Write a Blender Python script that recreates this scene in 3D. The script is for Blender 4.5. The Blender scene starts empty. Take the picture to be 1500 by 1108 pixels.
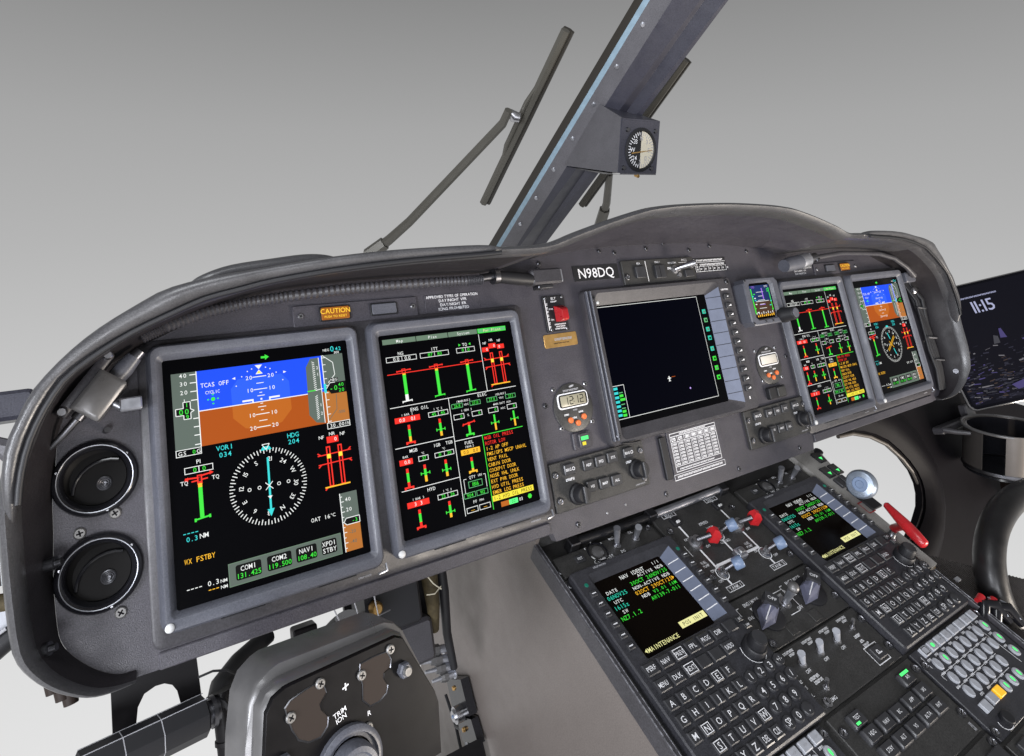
import bpy, math, random
from mathutils import Matrix, Vector
random.seed(7)
R=math.radians
S=bpy.context.scene
COL=S.collection
MM=0.001
# ------------------------------------------------------------------ frames
# panel frame: x right, y up in the panel face, z out of the face to the viewer (mm); panel leans back 17 deg
TILT=R(17)
PANEL=Matrix.Translation((0,0,1.0))@Matrix.Rotation(-TILT,4,'X')@Matrix.Rotation(R(90),4,'X')
def PF(u,v,h): return PANEL@Vector((u*MM,v*MM,h*MM))
SLOPE=R(40.286)
# pedestal frame: x right, y up the slope, z out of the deck
PED=PANEL@Matrix.Translation((0,-.2038,.0933))@Matrix.Rotation(-(R(90)-SLOPE),4,'X')
def frame_in_panel(o,x,z):
    x=Vector(x).normalized(); z=Vector(z); z=(z-x*z.dot(x)).normalized(); y=z.cross(x)
    m=Matrix(((x.x,y.x,z.x,o[0]*MM),(x.y,y.y,z.y,o[1]*MM),(x.z,y.z,z.z,o[2]*MM),(0,0,0,1)))
    return PANEL@m
# ------------------------------------------------------------------ camera
cd=bpy.data.cameras.new('camera'); cam=bpy.data.objects.new('camera',cd); COL.objects.link(cam)
cr=Vector((0.84430379,-0.16842063,0.50870974)); cu=Vector((0.04418087,0.96797118,0.24714337)); cf=Vector((0.53404041,0.18618884,-0.82470271))
m=Matrix(((cr.x,cu.x,-cf.x,-.81997),(cr.y,cu.y,-cf.y,.172009),(cr.z,cu.z,-cf.z,.782338),(0,0,0,1)))
cam.matrix_world=PANEL@m
cd.sensor_fit='HORIZONTAL'; cd.sensor_width=36; cd.lens=904.408/1500*36; cd.shift_y=-(554-380.392)/1500
cd.clip_start=.02; cd.clip_end=100
S.camera=cam
# ------------------------------------------------------------------ studio surround: plain grey sweep, paler towards the floor
W=bpy.data.worlds.new('World'); S.world=W; W.use_nodes=True
nt=W.node_tree; nt.nodes.clear()
tc=nt.nodes.new('ShaderNodeTexCoord'); sp=nt.nodes.new('ShaderNodeSeparateXYZ'); mr=nt.nodes.new('ShaderNodeMapRange')
ra=nt.nodes.new('ShaderNodeValToRGB'); bg=nt.nodes.new('ShaderNodeBackground'); ow=nt.nodes.new('ShaderNodeOutputWorld')
mr.inputs[1].default_value=-1; mr.inputs[2].default_value=1
stops=[(-1,.84),(-.63,.79),(-.4,.69),(-.02,.462),(.14,.385),(.337,.25),(.6,.20),(1,.19)]
e=ra.color_ramp.elements
while len(e)<len(stops): e.new(.5)
for i,(z,c) in enumerate(stops):
    e[i].position=(z+1)/2; e[i].color=(c,c,c*1.0,1)
L=nt.links.new
L(tc.outputs['Generated'],sp.inputs[0]); L(sp.outputs[2],mr.inputs[0]); L(mr.outputs[0],ra.inputs[0]); L(ra.outputs[0],bg.inputs[0]); L(bg.outputs[0],ow.inputs[0])
bg.inputs[1].default_value=1.0
# ------------------------------------------------------------------ area lamps out of view, added to light the panel
def area(name,loc,target,size,power,col=(1,1,1)):
    l=bpy.data.lights.new(name,'AREA'); l.shape='RECTANGLE'; l.size=size[0]; l.size_y=size[1]; l.energy=power; l.color=col
    o=bpy.data.objects.new(name,l); COL.objects.link(o); o.location=loc
    o.rotation_euler=(Vector(target)-Vector(loc)).to_track_quat('-Z','Y').to_euler()
    return o
area('unseen_lamp_overhead',(-1.2,-.9,2.7),(-.2,.1,.9),(.9,.7),20,(.94,.97,1))
area('unseen_lamp_front',(-1.5,-2.5,.85),(-.3,.1,1.05),(1.1,.9),42,(.92,.94,1))
area('unseen_lamp_left',(-2.5,-1.3,1.35),(-.5,0,1.1),(.6,.8),62,(.90,.93,1))
area('unseen_lamp_right',(1.25,-1.5,.12),(.55,0,.95),(.7,.7),70,(1,.90,.79))
vs=S.view_settings; vs.view_transform='Standard'; vs.look='None'; vs.exposure=0; vs.gamma=1
# ------------------------------------------------------------------ materials
def mat(name,col,rough=.5,metal=0,spec=.5,mottle=None,bump=None,emit=None,coat=0,rvar=0,grain=0):
    M=bpy.data.materials.new(name); M.use_nodes=True; n=M.node_tree; b=n.nodes['Principled BSDF']
    b.inputs['Base Color'].default_value=(*col,1); b.inputs['Roughness'].default_value=rough; b.inputs['Metallic'].default_value=metal
    b.inputs['Specular IOR Level'].default_value=spec
    if coat: b.inputs['Coat Weight'].default_value=coat; b.inputs['Coat Roughness'].default_value=.15
    if emit:
        b.inputs['Emission Color'].default_value=(*emit[0],1); b.inputs['Emission Strength'].default_value=emit[1]
    if mottle or bump or rvar:
        t=n.nodes.new('ShaderNodeTexCoord')
    if mottle:
        nz=n.nodes.new('ShaderNodeTexNoise'); nz.inputs['Scale'].default_value=mottle[0]; nz.inputs['Detail'].default_value=5
        nz.inputs['Roughness'].default_value=.65
        r=n.nodes.new('ShaderNodeValToRGB'); k=mottle[1]
        r.color_ramp.elements[0].position=.3; r.color_ramp.elements[1].position=.72
        r.color_ramp.elements[0].color=(*[c*(1-k) for c in col],1); r.color_ramp.elements[1].color=(*[min(1,c*(1+k)) for c in col],1)
        n.links.new(t.outputs['Object'],nz.inputs['Vector']); n.links.new(nz.outputs['Fac'],r.inputs[0]); n.links.new(r.outputs[0],b.inputs['Base Color'])
        if grain:   # paint grain and rubbed specks
            n2=n.nodes.new('ShaderNodeTexNoise'); n2.inputs['Scale'].default_value=620; n2.inputs['Detail'].default_value=2
            n3=n.nodes.new('ShaderNodeTexNoise'); n3.inputs['Scale'].default_value=55; n3.inputs['Detail'].default_value=8; n3.inputs['Roughness'].default_value=.8
            q2=n.nodes.new('ShaderNodeMapRange'); q2.inputs[1].default_value=.3; q2.inputs[2].default_value=.7; q2.inputs[3].default_value=1-grain; q2.inputs[4].default_value=1+grain
            q3=n.nodes.new('ShaderNodeMapRange'); q3.inputs[1].default_value=.64; q3.inputs[2].default_value=.74; q3.inputs[3].default_value=0; q3.inputs[4].default_value=grain*1.2
            ad=n.nodes.new('ShaderNodeMath'); ad.operation='ADD'; mx=n.nodes.new('ShaderNodeMix'); mx.data_type='RGBA'; mx.blend_type='MULTIPLY'; mx.inputs[0].default_value=1
            cb=n.nodes.new('ShaderNodeCombineColor')
            for q_ in (n2,n3): n.links.new(t.outputs['Object'],q_.inputs['Vector'])
            n.links.new(n2.outputs['Fac'],q2.inputs[0]); n.links.new(n3.outputs['Fac'],q3.inputs[0]); n.links.new(q2.outputs[0],ad.inputs[0]); n.links.new(q3.outputs[0],ad.inputs[1])
            for c_ in range(3): n.links.new(ad.outputs[0],cb.inputs[c_])
            n.links.new(r.outputs[0],mx.inputs[6]); n.links.new(cb.outputs[0],mx.inputs[7]); n.links.new(mx.outputs[2],b.inputs['Base Color'])
    if rvar:
        nz=n.nodes.new('ShaderNodeTexNoise'); nz.inputs['Scale'].default_value=38; nz.inputs['Detail'].default_value=6
        q=n.nodes.new('ShaderNodeMapRange'); q.inputs[1].default_value=.3; q.inputs[2].default_value=.7
        q.inputs[3].default_value=max(.03,rough-rvar); q.inputs[4].default_value=min(1,rough+rvar)
        n.links.new(t.outputs['Object'],nz.inputs['Vector']); n.links.new(nz.outputs['Fac'],q.inputs[0]); n.links.new(q.outputs[0],b.inputs['Roughness'])
    if bump:
        nz=n.nodes.new('ShaderNodeTexNoise'); nz.inputs['Scale'].default_value=bump[0]; nz.inputs['Detail'].default_value=3
        bp=n.nodes.new('ShaderNodeBump'); bp.inputs['Strength'].default_value=bump[1]; bp.inputs['Distance'].default_value=.0006
        n.links.new(t.outputs['Object'],nz.inputs['Vector']); n.links.new(nz.outputs['Fac'],bp.inputs['Height']); n.links.new(bp.outputs[0],b.inputs['Normal'])
    return M
M={}
M['panel']=mat('panel_paint',(.044,.041,.050),.44,0,.5,(30,.12),(900,.5),rvar=.1,grain=.35)
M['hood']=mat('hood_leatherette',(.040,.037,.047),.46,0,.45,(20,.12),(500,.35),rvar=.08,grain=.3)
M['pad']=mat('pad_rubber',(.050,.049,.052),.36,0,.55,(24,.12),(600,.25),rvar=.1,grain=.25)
M['hood_shade']=mat('hood_shaded',(.014,.012,.014),.55,0,.35,(20,.12),(500,.35),rvar=.08,grain=.3)  # hood again but darker: shade of the end walls put into the colour
M['vent']=mat('vent_black',(.004,.0035,.0035),.5,0,.12)
M['bezel']=mat('bezel_paint',(.078,.081,.098),.40,0,.5,(30,.10),(900,.2),rvar=.07,grain=.2)
M['bezel_dark']=mat('bezel_dark_paint',(.040,.038,.043),.42,0,.5,(30,.14),(900,.25),rvar=.08,grain=.3)
M['slope']=mat('bezel_slope_lit',(.135,.155,.215),.4,0,.5,(40,.1))  # pale blue-grey: light on the right-hand slope put into the colour
M['deck']=mat('pedestal_panel_paint',(.031,.030,.029),.42,0,.45,(34,.16),(900,.4),rvar=.1,grain=.35)
M['cdu']=mat('cdu_paint',(.028,.028,.033),.40,0,.5,(34,.16),(800,.25),rvar=.08,grain=.3)
M['key']=mat('key_plastic',(.028,.028,.031),.36,0,.5,(60,.2),None,rvar=.08)
M['black']=mat('black_rubber',(.010,.010,.012),.5,0,.4)
M['gloss']=mat('gloss_black_plastic',(.008,.008,.010),.16,0,.5,None,None,rvar=.05)
M['void']=mat('dark_recess',(.004,.004,.005),.9,0,.1)
M['glass']=mat('screen_glass',(.001,.001,.0015),.22,0,.05)
M['cduglass']=mat('cdu_screen_glass',(.0025,.0015,.001),.22,0,.06)
M['metal']=mat('steel',(.42,.42,.44),.32,1,.5,None,None,rvar=.1)
M['darkmetal']=mat('dark_steel',(.12,.12,.13),.38,1,.5,None,None,rvar=.1)
M['alu']=mat('worn_aluminium',(.42,.43,.47),.38,.85,.5,(45,.25),None,rvar=.12)
M['white']=mat('white_print',(.72,.72,.74),.6)
M['grey_print']=mat('grey_print',(.30,.30,.32),.6)
M['brass']=mat('brass_plate',(.45,.27,.09),.42,.7,.5,(60,.2))
M['red']=mat('red_plastic',(.36,.012,.016),.3,0,.5,(50,.2),None,rvar=.08)
M['bluegrey']=mat('blue_grey_knob',(.13,.18,.28),.38,0,.5,(50,.15))
M['knob']=mat('pointer_knob_paint',(.12,.125,.18),.36,0,.5,(50,.15))
M['orange']=mat('orange_button',(.62,.14,.035),.4)
M['lcd']=mat('lcd_face',(.27,.25,.18),.35)
M['lcdpale']=mat('lcd_pale_face',(.55,.52,.46),.35)
M['tan']=mat('pedestal_side_paint',(.135,.117,.107),.45,0,.42,(7,.04),(700,.25),rvar=.06,grain=.16)
M['post']=mat('post_paint',(.034,.034,.046),.42,0,.45,(20,.12),(600,.25),rvar=.08,grain=.2)
M['flange']=mat('flange_paint',(.085,.082,.09),.42,0,.45,(24,.12),grain=.2)
M['blue']=mat('blue_sealant_strip',(.20,.28,.34),.5,0,.4,(60,.15))
M['seal']=mat('black_seal',(.020,.017,.013),.45)
M['bronze']=mat('wiper_metal',(.085,.08,.068),.38,.35,.5,None,None,rvar=.06)
M['silver']=mat('cast_silver_paint',(.14,.137,.138),.36,.5,.5,(22,.15),None,rvar=.12)
M['trim']=mat('trim_plate',(.007,.0065,.007),.38,0,.09,(40,.2),None,rvar=.08)
M['brown']=mat('brown_recess',(.022,.015,.012),.6,0,.2)
M['dial']=mat('dial_cream',(.50,.46,.36),.5)
M['cream']=mat('pale_keycap',(.33,.34,.37),.42,0,.5,(60,.15))
M['amberkey']=mat('amber_keycap',(.75,.38,.02),.4,emit=((1,.55,.04),.45))
M['greenkey']=mat('green_lit_keycap',(.25,.5,.35),.4,emit=((.12,.9,.42),.45))
M['tablet']=mat('tablet_glass',(.003,.003,.005),.12,0,.15)
M['tabedge']=mat('tablet_edge',(.38,.37,.37),.3,.9)
M['wall']=mat('side_trim_plastic',(.0035,.003,.004),.55,0,.06,(12,.12),(400,.2))
M['wall_lit']=mat('side_trim_highlight',(.045,.038,.032),.5)  # paler than the wall: highlight along the opening put into the colour
M['olive']=mat('cable_sleeve',(.055,.042,.02),.7,0,.3,(120,.4))
M['gear_glare']=mat('gear_panel_glare',(.26,.25,.235),.45,0,.45,(30,.12),(700,.2),grain=.2)  # glare from the right put into this paler colour
M['wheel']=mat('wheel_knob_metal',(.24,.28,.34),.33,.65,.5,(50,.2),None,rvar=.1)
M['worn']=mat('worn_edge_metal',(.22,.22,.24),.4,.6,.5,(160,.85))
M['dull']=mat('dull_screw',(.20,.195,.19),.5,.7,.5,(200,.4))
M['whiteknob']=mat('white_sensor',(.55,.55,.55),.35)
M['mat']=mat('ribbed_mat',(.045,.040,.038),.7,0,.3,(60,.25))
def em(name,c,s=1.0): return mat(name,tuple(x*.12 for x in c),.5,0,.1,emit=(c,s))
E={'w':em('lit_white',(.80,.82,.80)),'g':em('lit_green',(.05,.72,.05)),'c':em('lit_cyan',(.04,.62,.62)),'r':em('lit_red',(.85,.03,.02)),
'a':em('lit_amber',(.92,.48,.03)),'y':em('lit_yellow',(.85,.72,.05)),'b':em('lit_sky_blue',(.012,.075,.86)),'o':em('lit_ground_brown',(.38,.075,.006)),
'o2':em('lit_ground_brown_pale',(.46,.12,.012)),'b2':em('lit_sky_blue_pale',(.025,.11,.90)),'t':em('lit_tape_grey',(.105,.135,.115)),'t2':em('lit_tab_grey',(.13,.20,.14)),
'k':em('lit_off_black',(.002,.002,.002)),'h':em('lit_tape_orange',(.42,.15,.03)),'p':em('lit_purple',(.35,.15,.75)),'d':em('lit_dim_green',(.12,.45,.18)),
'tl':em('lit_teal',(.03,.55,.38)),'cap':em('lit_caution_amber',(1.0,.60,.05),1.1),'lg':em('lit_lamp_green',(.10,.95,.22),1.2),'ye':em('lit_pale_yellow',(.80,.78,.35))}
# ------------------------------------------------------------------ glyphs
GL={}
def glyph(ch):
    if ch in GL: return GL[ch]
    c=bpy.data.curves.new('glyph','FONT'); c.body=ch; c.size=1; c.resolution_u=2; c.fill_mode='FRONT'; c.offset=.003
    o=bpy.data.objects.new('glyph',c); me=o.to_mesh()
    vs_=[(v.co.x,v.co.y) for v in me.vertices]; fs=[tuple(p.vertices) for p in me.polygons]
    o.to_mesh_clear(); bpy.data.objects.remove(o); bpy.data.curves.remove(c)
    if vs_:
        x0=min(v[0] for v in vs_); x1=max(v[0] for v in vs_)
        vs_=[(x-x0,y) for x,y in vs_]; w=x1-x0
    else: w=.28
    GL[ch]=(vs_,fs,w); return GL[ch]
def rrect(x0,x1,y0,y1,r=0,n=3):
    if r<=0: return [(x0,y0),(x1,y0),(x1,y1),(x0,y1)]
    out=[]
    for cx,cy,a in ((x1-r,y0+r,-90),(x1-r,y1-r,0),(x0+r,y1-r,90),(x0+r,y0+r,180)):
        for i in range(n+1):
            t=R(a+90*i/n); out.append((cx+r*math.cos(t),cy+r*math.sin(t)))
    return out
def circ(cx,cy,r,n=20,ry=None,rot=0):
    ry=r if ry is None else ry; c,s=math.cos(rot),math.sin(rot); o=[]
    for i in range(n):
        t=2*math.pi*i/n; a,b=r*math.cos(t),ry*math.sin(t); o.append((cx+a*c-b*s,cy+a*s+b*c))
    return o
# ------------------------------------------------------------------ mesh builder (mm, absolute plane coordinates)
class B:
    def __init__(s,mt=None): s.v=[];s.f=[];s.mi=[];s.ms=[];s.cur=0; s.use(mt) if mt else None
    def use(s,mt):
        mt=M[mt] if isinstance(mt,str) else mt
        if mt not in s.ms: s.ms.append(mt)
        s.cur=s.ms.index(mt); return s
    def face(s,idx): s.f.append(tuple(idx)); s.mi.append(s.cur)
    def add(s,pts): k=len(s.v); s.v.extend(pts); return k
    def loft(s,rings,cap0=True,cap1=True,closed=True):
        n=len(rings[0]); k=s.add([p for r in rings for p in r])
        for j in range(len(rings)-1):
            for i in range(n if closed else n-1):
                a=k+j*n+i; b=k+j*n+(i+1)%n; s.face((a,b,b+n,a+n))
        if cap0: s.face([k+i for i in range(n)][::-1])
        if cap1: q=k+(len(rings)-1)*n; s.face([q+i for i in range(n)])
        return s
    def plate(s,fn,z0,z1,c=.8,cap0=False):   # fn(inset)->2d ring
        rs=[[(x,y,z0) for x,y in fn(0)],[(x,y,z1-c) for x,y in fn(0)],[(x,y,z1) for x,y in fn(c)]]
        return s.loft(rs,cap0,True)
    def box(s,x0,x1,y0,y1,z0,z1,r=0,c=.6): 
        return s.plate(lambda i:rrect(x0+i,x1-i,y0+i,y1-i,max(.05,r-i) if r else 0),z0,z1,min(c,(x1-x0)*.3,(y1-y0)*.3,(z1-z0)*.5),True)
    def poly(s,pts,z):
        k=s.add([(x,y,z) for x,y in pts]); s.face(range(k,k+len(pts))); return s
    def prism(s,pts,z0,z1): return s.loft([[(x,y,z0) for x,y in pts],[(x,y,z1) for x,y in pts]])
    def rect(s,x0,x1,y0,y1,z): return s.poly([(x0,y0),(x1,y0),(x1,y1),(x0,y1)],z)
    def line(s,x0,y0,x1,y1,w,z):
        d=Vector((x1-x0,y1-y0)); 
        if d.length<1e-6: return s
        d.normalize(); nx,ny=-d.y*w/2,d.x*w/2
        return s.poly([(x0-nx,y0-ny),(x1-nx,y1-ny),(x1+nx,y1+ny),(x0+nx,y0+ny)],z)
    def pline(s,pts,w,z,close=False):
        q=list(pts)+([pts[0]] if close else [])
        for a,b in zip(q,q[1:]): s.line(*a,*b,w,z)
        return s
    def obox(s,x0,x1,y0,y1,w,z):
        s.rect(x0,x1,y0,y0+w,z); s.rect(x0,x1,y1-w,y1,z); s.rect(x0,x0+w,y0+w,y1-w,z); s.rect(x1-w,x1,y0+w,y1-w,z); return s
    def text(s,t,x,y,h,z,al='c',rot=0,pitch=None,sx=1.0):
        k=h/.72; gs=[glyph(c) for c in t]; adv=[]
        for g in gs: adv.append(pitch if pitch else (g[2]+.09)*k*sx)
        tot=sum(adv)-(0 if pitch else .09*k*sx)
        px={'l':0,'c':-tot/2,'r':-tot}[al]; c,sn=math.cos(rot),math.sin(rot)
        for g,a in zip(gs,adv):
            kx=k*sx; off=0
            if pitch:
                kx=min(kx,pitch*.9/max(g[2],.3)); off=(pitch-g[2]*kx)/2
            if g[0]:
                b=s.add([(x+(px+off+vx*kx)*c-(vy*k-h/2)*sn, y+(px+off+vx*kx)*sn+(vy*k-h/2)*c, z) for vx,vy in g[0]])
                for f in g[1]: s.face([b+i for i in f])
            px+=a
        return s
    def scrib(s,x,y,w,h,z,n=5,rot=0):   # print too small to read: little upright strokes
        c,sn=math.cos(rot),math.sin(rot); cw=w/n
        for i in range(n):
            q=-w/2+i*cw
            for (a0,a1,b0,b1) in ((0,.28,-.5,.5),(.28,.75,.2 if i%2 else -.5,.5 if i%2 else -.25),(.52,.8,-.5 if i%3 else 0,.5)):
                s.poly([(x+(q+a*cw)*c-b*h*sn,y+(q+a*cw)*sn+b*h*c) for a,b in ((a0,b0),(a1,b0),(a1,b1),(a0,b1))],z)
        return s
    def lathe(s,cx,cy,prof,n=24,cap0=False,cap1=True):   # prof [(r,z)]
        return s.loft([[(cx+r*math.cos(2*math.pi*i/n),cy+r*math.sin(2*math.pi*i/n),z) for i in range(n)] for r,z in prof],cap0,cap1)
    def tube(s,path,rad,n=10,caps=True,ry=None):
        P=[Vector(p) for p in path]; rings=[]; up=Vector((.13,.21,.97))
        for i,p in enumerate(P):
            t=(P[min(i+1,len(P)-1)]-P[max(i-1,0)]).normalized()
            a=t.cross(up); 
            if a.length<1e-4: a=t.cross(Vector((1,0,0)))
            a.normalize(); b=a.cross(t); up=b
            r=rad[i] if isinstance(rad,(list,tuple)) else rad
            rings.append([tuple(p+a*(r*math.cos(2*math.pi*k/n))+b*((ry if ry else 1)*r*math.sin(2*math.pi*k/n))) for k in range(n)])
        return s.loft(rings,caps,caps)
    def bar(s,a,b,r,n=10,r2=None): return s.tube([a,b],[r,r if r2 is None else r2],n)
    def obj(s,name,org=(0,0,0),smooth=40):
        me=bpy.data.meshes.new(name); me.from_pydata([((x-org[0])*MM,(y-org[1])*MM,(z-org[2])*MM) for x,y,z in s.v],[],s.f)
        for q in s.ms: me.materials.append(q)
        me.polygons.foreach_set('material_index',s.mi)
        import bmesh
        bm=bmesh.new(); bm.from_mesh(me)
        if getattr(s,'fix',False): bmesh.ops.recalc_face_normals(bm,faces=bm.faces)
        bm.to_mesh(me); bm.free()
        if smooth:
            me.polygons.foreach_set('use_smooth',[True]*len(me.polygons)); me.set_sharp_from_angle(angle=R(smooth))
        return bpy.data.objects.new(name,me)
ORG={}
def tag(o,label,cat,group=None,kind=None):
    o['label']=label; o['category']=cat
    if group: o['group']=group
    if kind: o['kind']=kind
def thing(name,label,cat,fr,org=(0,0,0),group=None):
    o=bpy.data.objects.new(name,None); o.empty_display_size=.02; COL.objects.link(o)
    o.matrix_world=fr@Matrix.Translation([c*MM for c in org]); ORG[o.name]=org; tag(o,label,cat,group); return o
def root(o):
    while o.parent: o=o.parent
    return o
def part(b,name,par,smooth=40,kind=None):
    o=b.obj(name,ORG[root(par).name],smooth); COL.objects.link(o); o.parent=par
    if kind or name=='lettering': o['kind']=kind or 'stuff'
    return o
def solo(b,name,label,cat,fr,org=(0,0,0),group=None,kind=None,smooth=40):
    o=b.obj(name,org,smooth); COL.objects.link(o); o.matrix_world=fr@Matrix.Translation([c*MM for c in org]); tag(o,label,cat,group,kind); return o
def copy_tree(o,parent=None):
    c=o.copy(); COL.objects.link(c); c.parent=parent
    for ch in list(o.children): copy_tree(ch,c)
    return c
def copy_to(o,dx,label,fr,dy=0):
    c=copy_tree(o); g=ORG[o.name]; ORG[c.name]=(g[0]+dx,g[1]+dy,g[2])
    c.matrix_world=fr@Matrix.Translation([(g[0]+dx)*MM,(g[1]+dy)*MM,g[2]*MM]); c['label']=label; return c
def screw(par,x,y,z,r=4.2,mt='metal',name='screw',slot=2):
    b=B(mt); b.lathe(x,y,[(r,z),(r,z+r*.32),(r*.8,z+r*.55)],14)
    b.use('void'); a=random.uniform(0,1.5)
    for k in range(slot):
        t=a+k*math.pi/2; dx,dy=math.cos(t)*r*.55,math.sin(t)*r*.55; b.line(x-dx,y-dy,x+dx,y+dy,r*.26,z+r*.55+.12+.05*k)
    return part(b,name,par)
def socket(par,x,y,z,r=5,name='fastener'):
    b=B('darkmetal'); b.lathe(x,y,[(r,z),(r,z+1.6),(r*.85,z+2.2),(r*.62,z+2.2)],16,False,False)
    b.use('metal').lathe(x,y,[(r*.62,z+2.2),(r*.55,z+1.0)],16); b.use('void').line(x-r*.4,y-r*.25,x+r*.4,y+r*.25,r*.2,z+1.15)
    return part(b,name,par)
# =================================================================== instrument panel
def nrm2(p,q): 
    dx,dy=q[0]-p[0],q[1]-p[1]; l=math.hypot(dx,dy) or 1; return (-dy/l,dx/l)
def crom(P,k):
    out=[];n=len(P)
    for i in range(n-1):
        q=[P[max(0,min(n-1,j))] for j in (i-1,i,i+1,i+2)]
        for s in range(k):
            t=s/k; out.append(tuple(.5*(2*b+(c-a)*t+(2*a-5*b+4*c-d)*t*t+(3*b-a-3*c+d)*t**3) for a,b,c,d in zip(*q)))
    out.append(tuple(P[-1])); return out
def resamp(P,n):
    L_=[0]
    for a,b in zip(P,P[1:]): L_.append(L_[-1]+math.dist(a,b))
    out=[];j=0
    for i in range(n):
        t=L_[-1]*i/(n-1)
        while j<len(P)-2 and L_[j+1]<t: j+=1
        f=(t-L_[j])/max(1e-9,L_[j+1]-L_[j]); out.append(tuple(a+(b-a)*f for a,b in zip(P[j],P[j+1])))
    return out
FACE=-10   # painted face lies 10 mm behind the screen plane
EDGE=[(-826,-51,4),(-845,-48,14),(-862,-41,24),(-881,-25,34),(-895,-6,42),(-903,16,50),(-907,58,55),(-910,104,55),(-911,138,56),(-907,167,58),(-897,193,61),(-884,221,65.5),(-866,246,70),(-841,263,74.5),(-813,279,80),(-782,292,86),(-750,303,92),(-684,316,102),(-613,322,115),(-535,325,125),(-470,325,135),(-416,324,145),(-375,323,150),(-350,324,154),(-328,329,157),(-305,336,160),(-239,353,165),(-180,366,168),(-150,370,169),(-110,373,170),(-50,375,171),(0,375.5,172)]
INNER=[(-826,-44),(-840,-43),(-857,-33),(-873,-17),(-883,-2),(-887,16),(-889,58),(-888,100),(-888,130),(-885,160),(-882,192),(-874,217),(-860,238),(-838,256),(-811,272),(-780,286),(-748,299),(-684,323),(-613,333),(-535,338),(-470,340),(-416,341),(-375,341),(-350,341),(-328,343),(-305,346),(-239,354),(-180,360),(-150,362),(-110,364),(-50,365),(0,365.5)]
EDGE=crom(EDGE+[(-u,v,h) for u,v,h in EDGE[-2::-1]],3); INNER=crom(INNER+[(-u,v) for u,v in INNER[-2::-1]],3)
panel=thing('instrument_panel','dark grey painted instrument panel carrying the bright displays','instrument panel',PANEL,(0,0,FACE))
b=B('panel')
pts=list(INNER)   # clockwise from lower left over the top to lower right
low=[(826,-51),(770,-52),(318,-52),(314,-64),(-314,-64),(-318,-52),(-770,-52),(-826,-51)]
ring=pts+low
b.loft([[(x,y,FACE-14) for x,y in ring],[(x,y,FACE) for x,y in ring]]); b.fix=True
pface=part(b,'panel_face',panel)
cutters=[]
for y in (145,54):
    c=B('void'); c.lathe(-852,y,[(30,FACE-40),(30,FACE+30)],40,True,True); c.fix=True; cutters.append(part(c,'cutter',panel,0))
bpy.context.view_layer.update()
for c in cutters:
    md=pface.modifiers.new('cut','BOOLEAN'); md.operation='DIFFERENCE'; md.object=c; md.solver='EXACT'
dg=bpy.context.evaluated_depsgraph_get(); dg.update()
cutmesh=bpy.data.meshes.new_from_object(pface.evaluated_get(dg)); pface.modifiers.clear(); pface.data=cutmesh
for c in cutters: bpy.data.objects.remove(c)
# lower return flange of the two wings
for s in (-1,1):
    b=B('panel'); x0,x1=sorted((s*322,s*806)); b.box(x0,x1,-52,-36,FACE,FACE+3,2,1.2); part(b,'lower_flange',panel)
    b=B('bezel_dark'); x0,x1=sorted((s*309,s*811)); b.plate(lambda i:rrect(x0+i,x1-i,-34+i,279-i,10),FACE,FACE+4,2); part(b,'display_tray',panel)
for x,y,r in ((-837,107,5.5),(-867,95,5.5),(-836,12,5.5),(-897,14,4)): screw(panel,x,y,FACE,r,'dull')
for x,y in ((-272,-52),(-91,-52),(91,-52),(272,-52),(-293,123),(-293,30-8),(-96,353),(91,351),(-19,366-8),(258,342),(-258,342),(299,122),(-720,-46),(720,-46),(-560,-44),(560,-44)):
    screw(panel,x,y,FACE,4,'darkmetal')
for x,y in ((-178,-47),(-216,-50),(340,-43)): 
    screw(panel,x,y,FACE,1.8,'metal',slot=1)
# =================================================================== glareshield
hood=thing('glareshield','black moulded glareshield hood arching over the instrument panel','glareshield',PANEL,(0,300,0))
n=len(EDGE); rings=[]
for i,(u,v,h) in enumerate(EDGE):
    a=EDGE[max(i-1,0)]; c=EDGE[min(i+1,n-1)]; nx,ny=nrm2(a,c)   # left normal of travel = outward
    iu,iv=INNER[i]
    def P(o,hh): return (u+nx*o,v+ny*o,hh)
    mid=((u*.45+iu*.55),(v*.45+iv*.55)+ (4 if v>200 else 0),FACE+(h-FACE)*.45)
    k=min(1,h/50)
    bk=-150 if v>60 else -40
    rings.append([(iu+nx*3,iv+ny*3,FACE-6),(iu,iv,FACE+.8),mid,P(-1.5*k,h-14*k),P(1*k,h-4*k),P(5*k,h),P(9*k,h-3*k),P(12*k,h-12*k),P(13*k,h*.5),P(9*k,FACE-4),P(-6,bk)])
b=B('hood'); q34=lambda r:tuple((p+q*3)/4 for p,q in zip(r[2],r[3])); hs=[r[:3]+[q34(r),r[9],r[10]] for r in rings]; cut=[i for i,q in enumerate(EDGE) if abs(q[0])<372]; c0,c1=cut[0],cut[-1]
b.loft(hs[c0:c1+1],True,True,True); b.fix=True; part(b,'hood_shell',hood,50)
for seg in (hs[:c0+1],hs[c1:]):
    b=B('hood_shade'); b.loft(seg,True,True,True); b.fix=True; part(b,'hood_end',hood,50)
b=B('pad'); b.loft([[r[2] if False else tuple((p+q*3)/4 for p,q in zip(r[2],r[3]))]+r[3:10] for r in rings],True,True,True); b.fix=True  # lip takes the paler pad colour to paint in its highlight
part(b,'rolled_lip',hood,70)
PADO=[(-916,112,50),(-918,137,54),(-918,163,60),(-915,189,62),(-909,204,64),(-901,222,67),(-891,239,69),(-868,264,73),(-842,285,78),(-810,304,84),(-786,316,90),(-756,323,96),(-724,327,102),(-684,331,108),(-628,336,117),(-567,339,125),(-502,339,134),(-449,338,140),(-419,334,145),(-408,330,146)]
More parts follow.
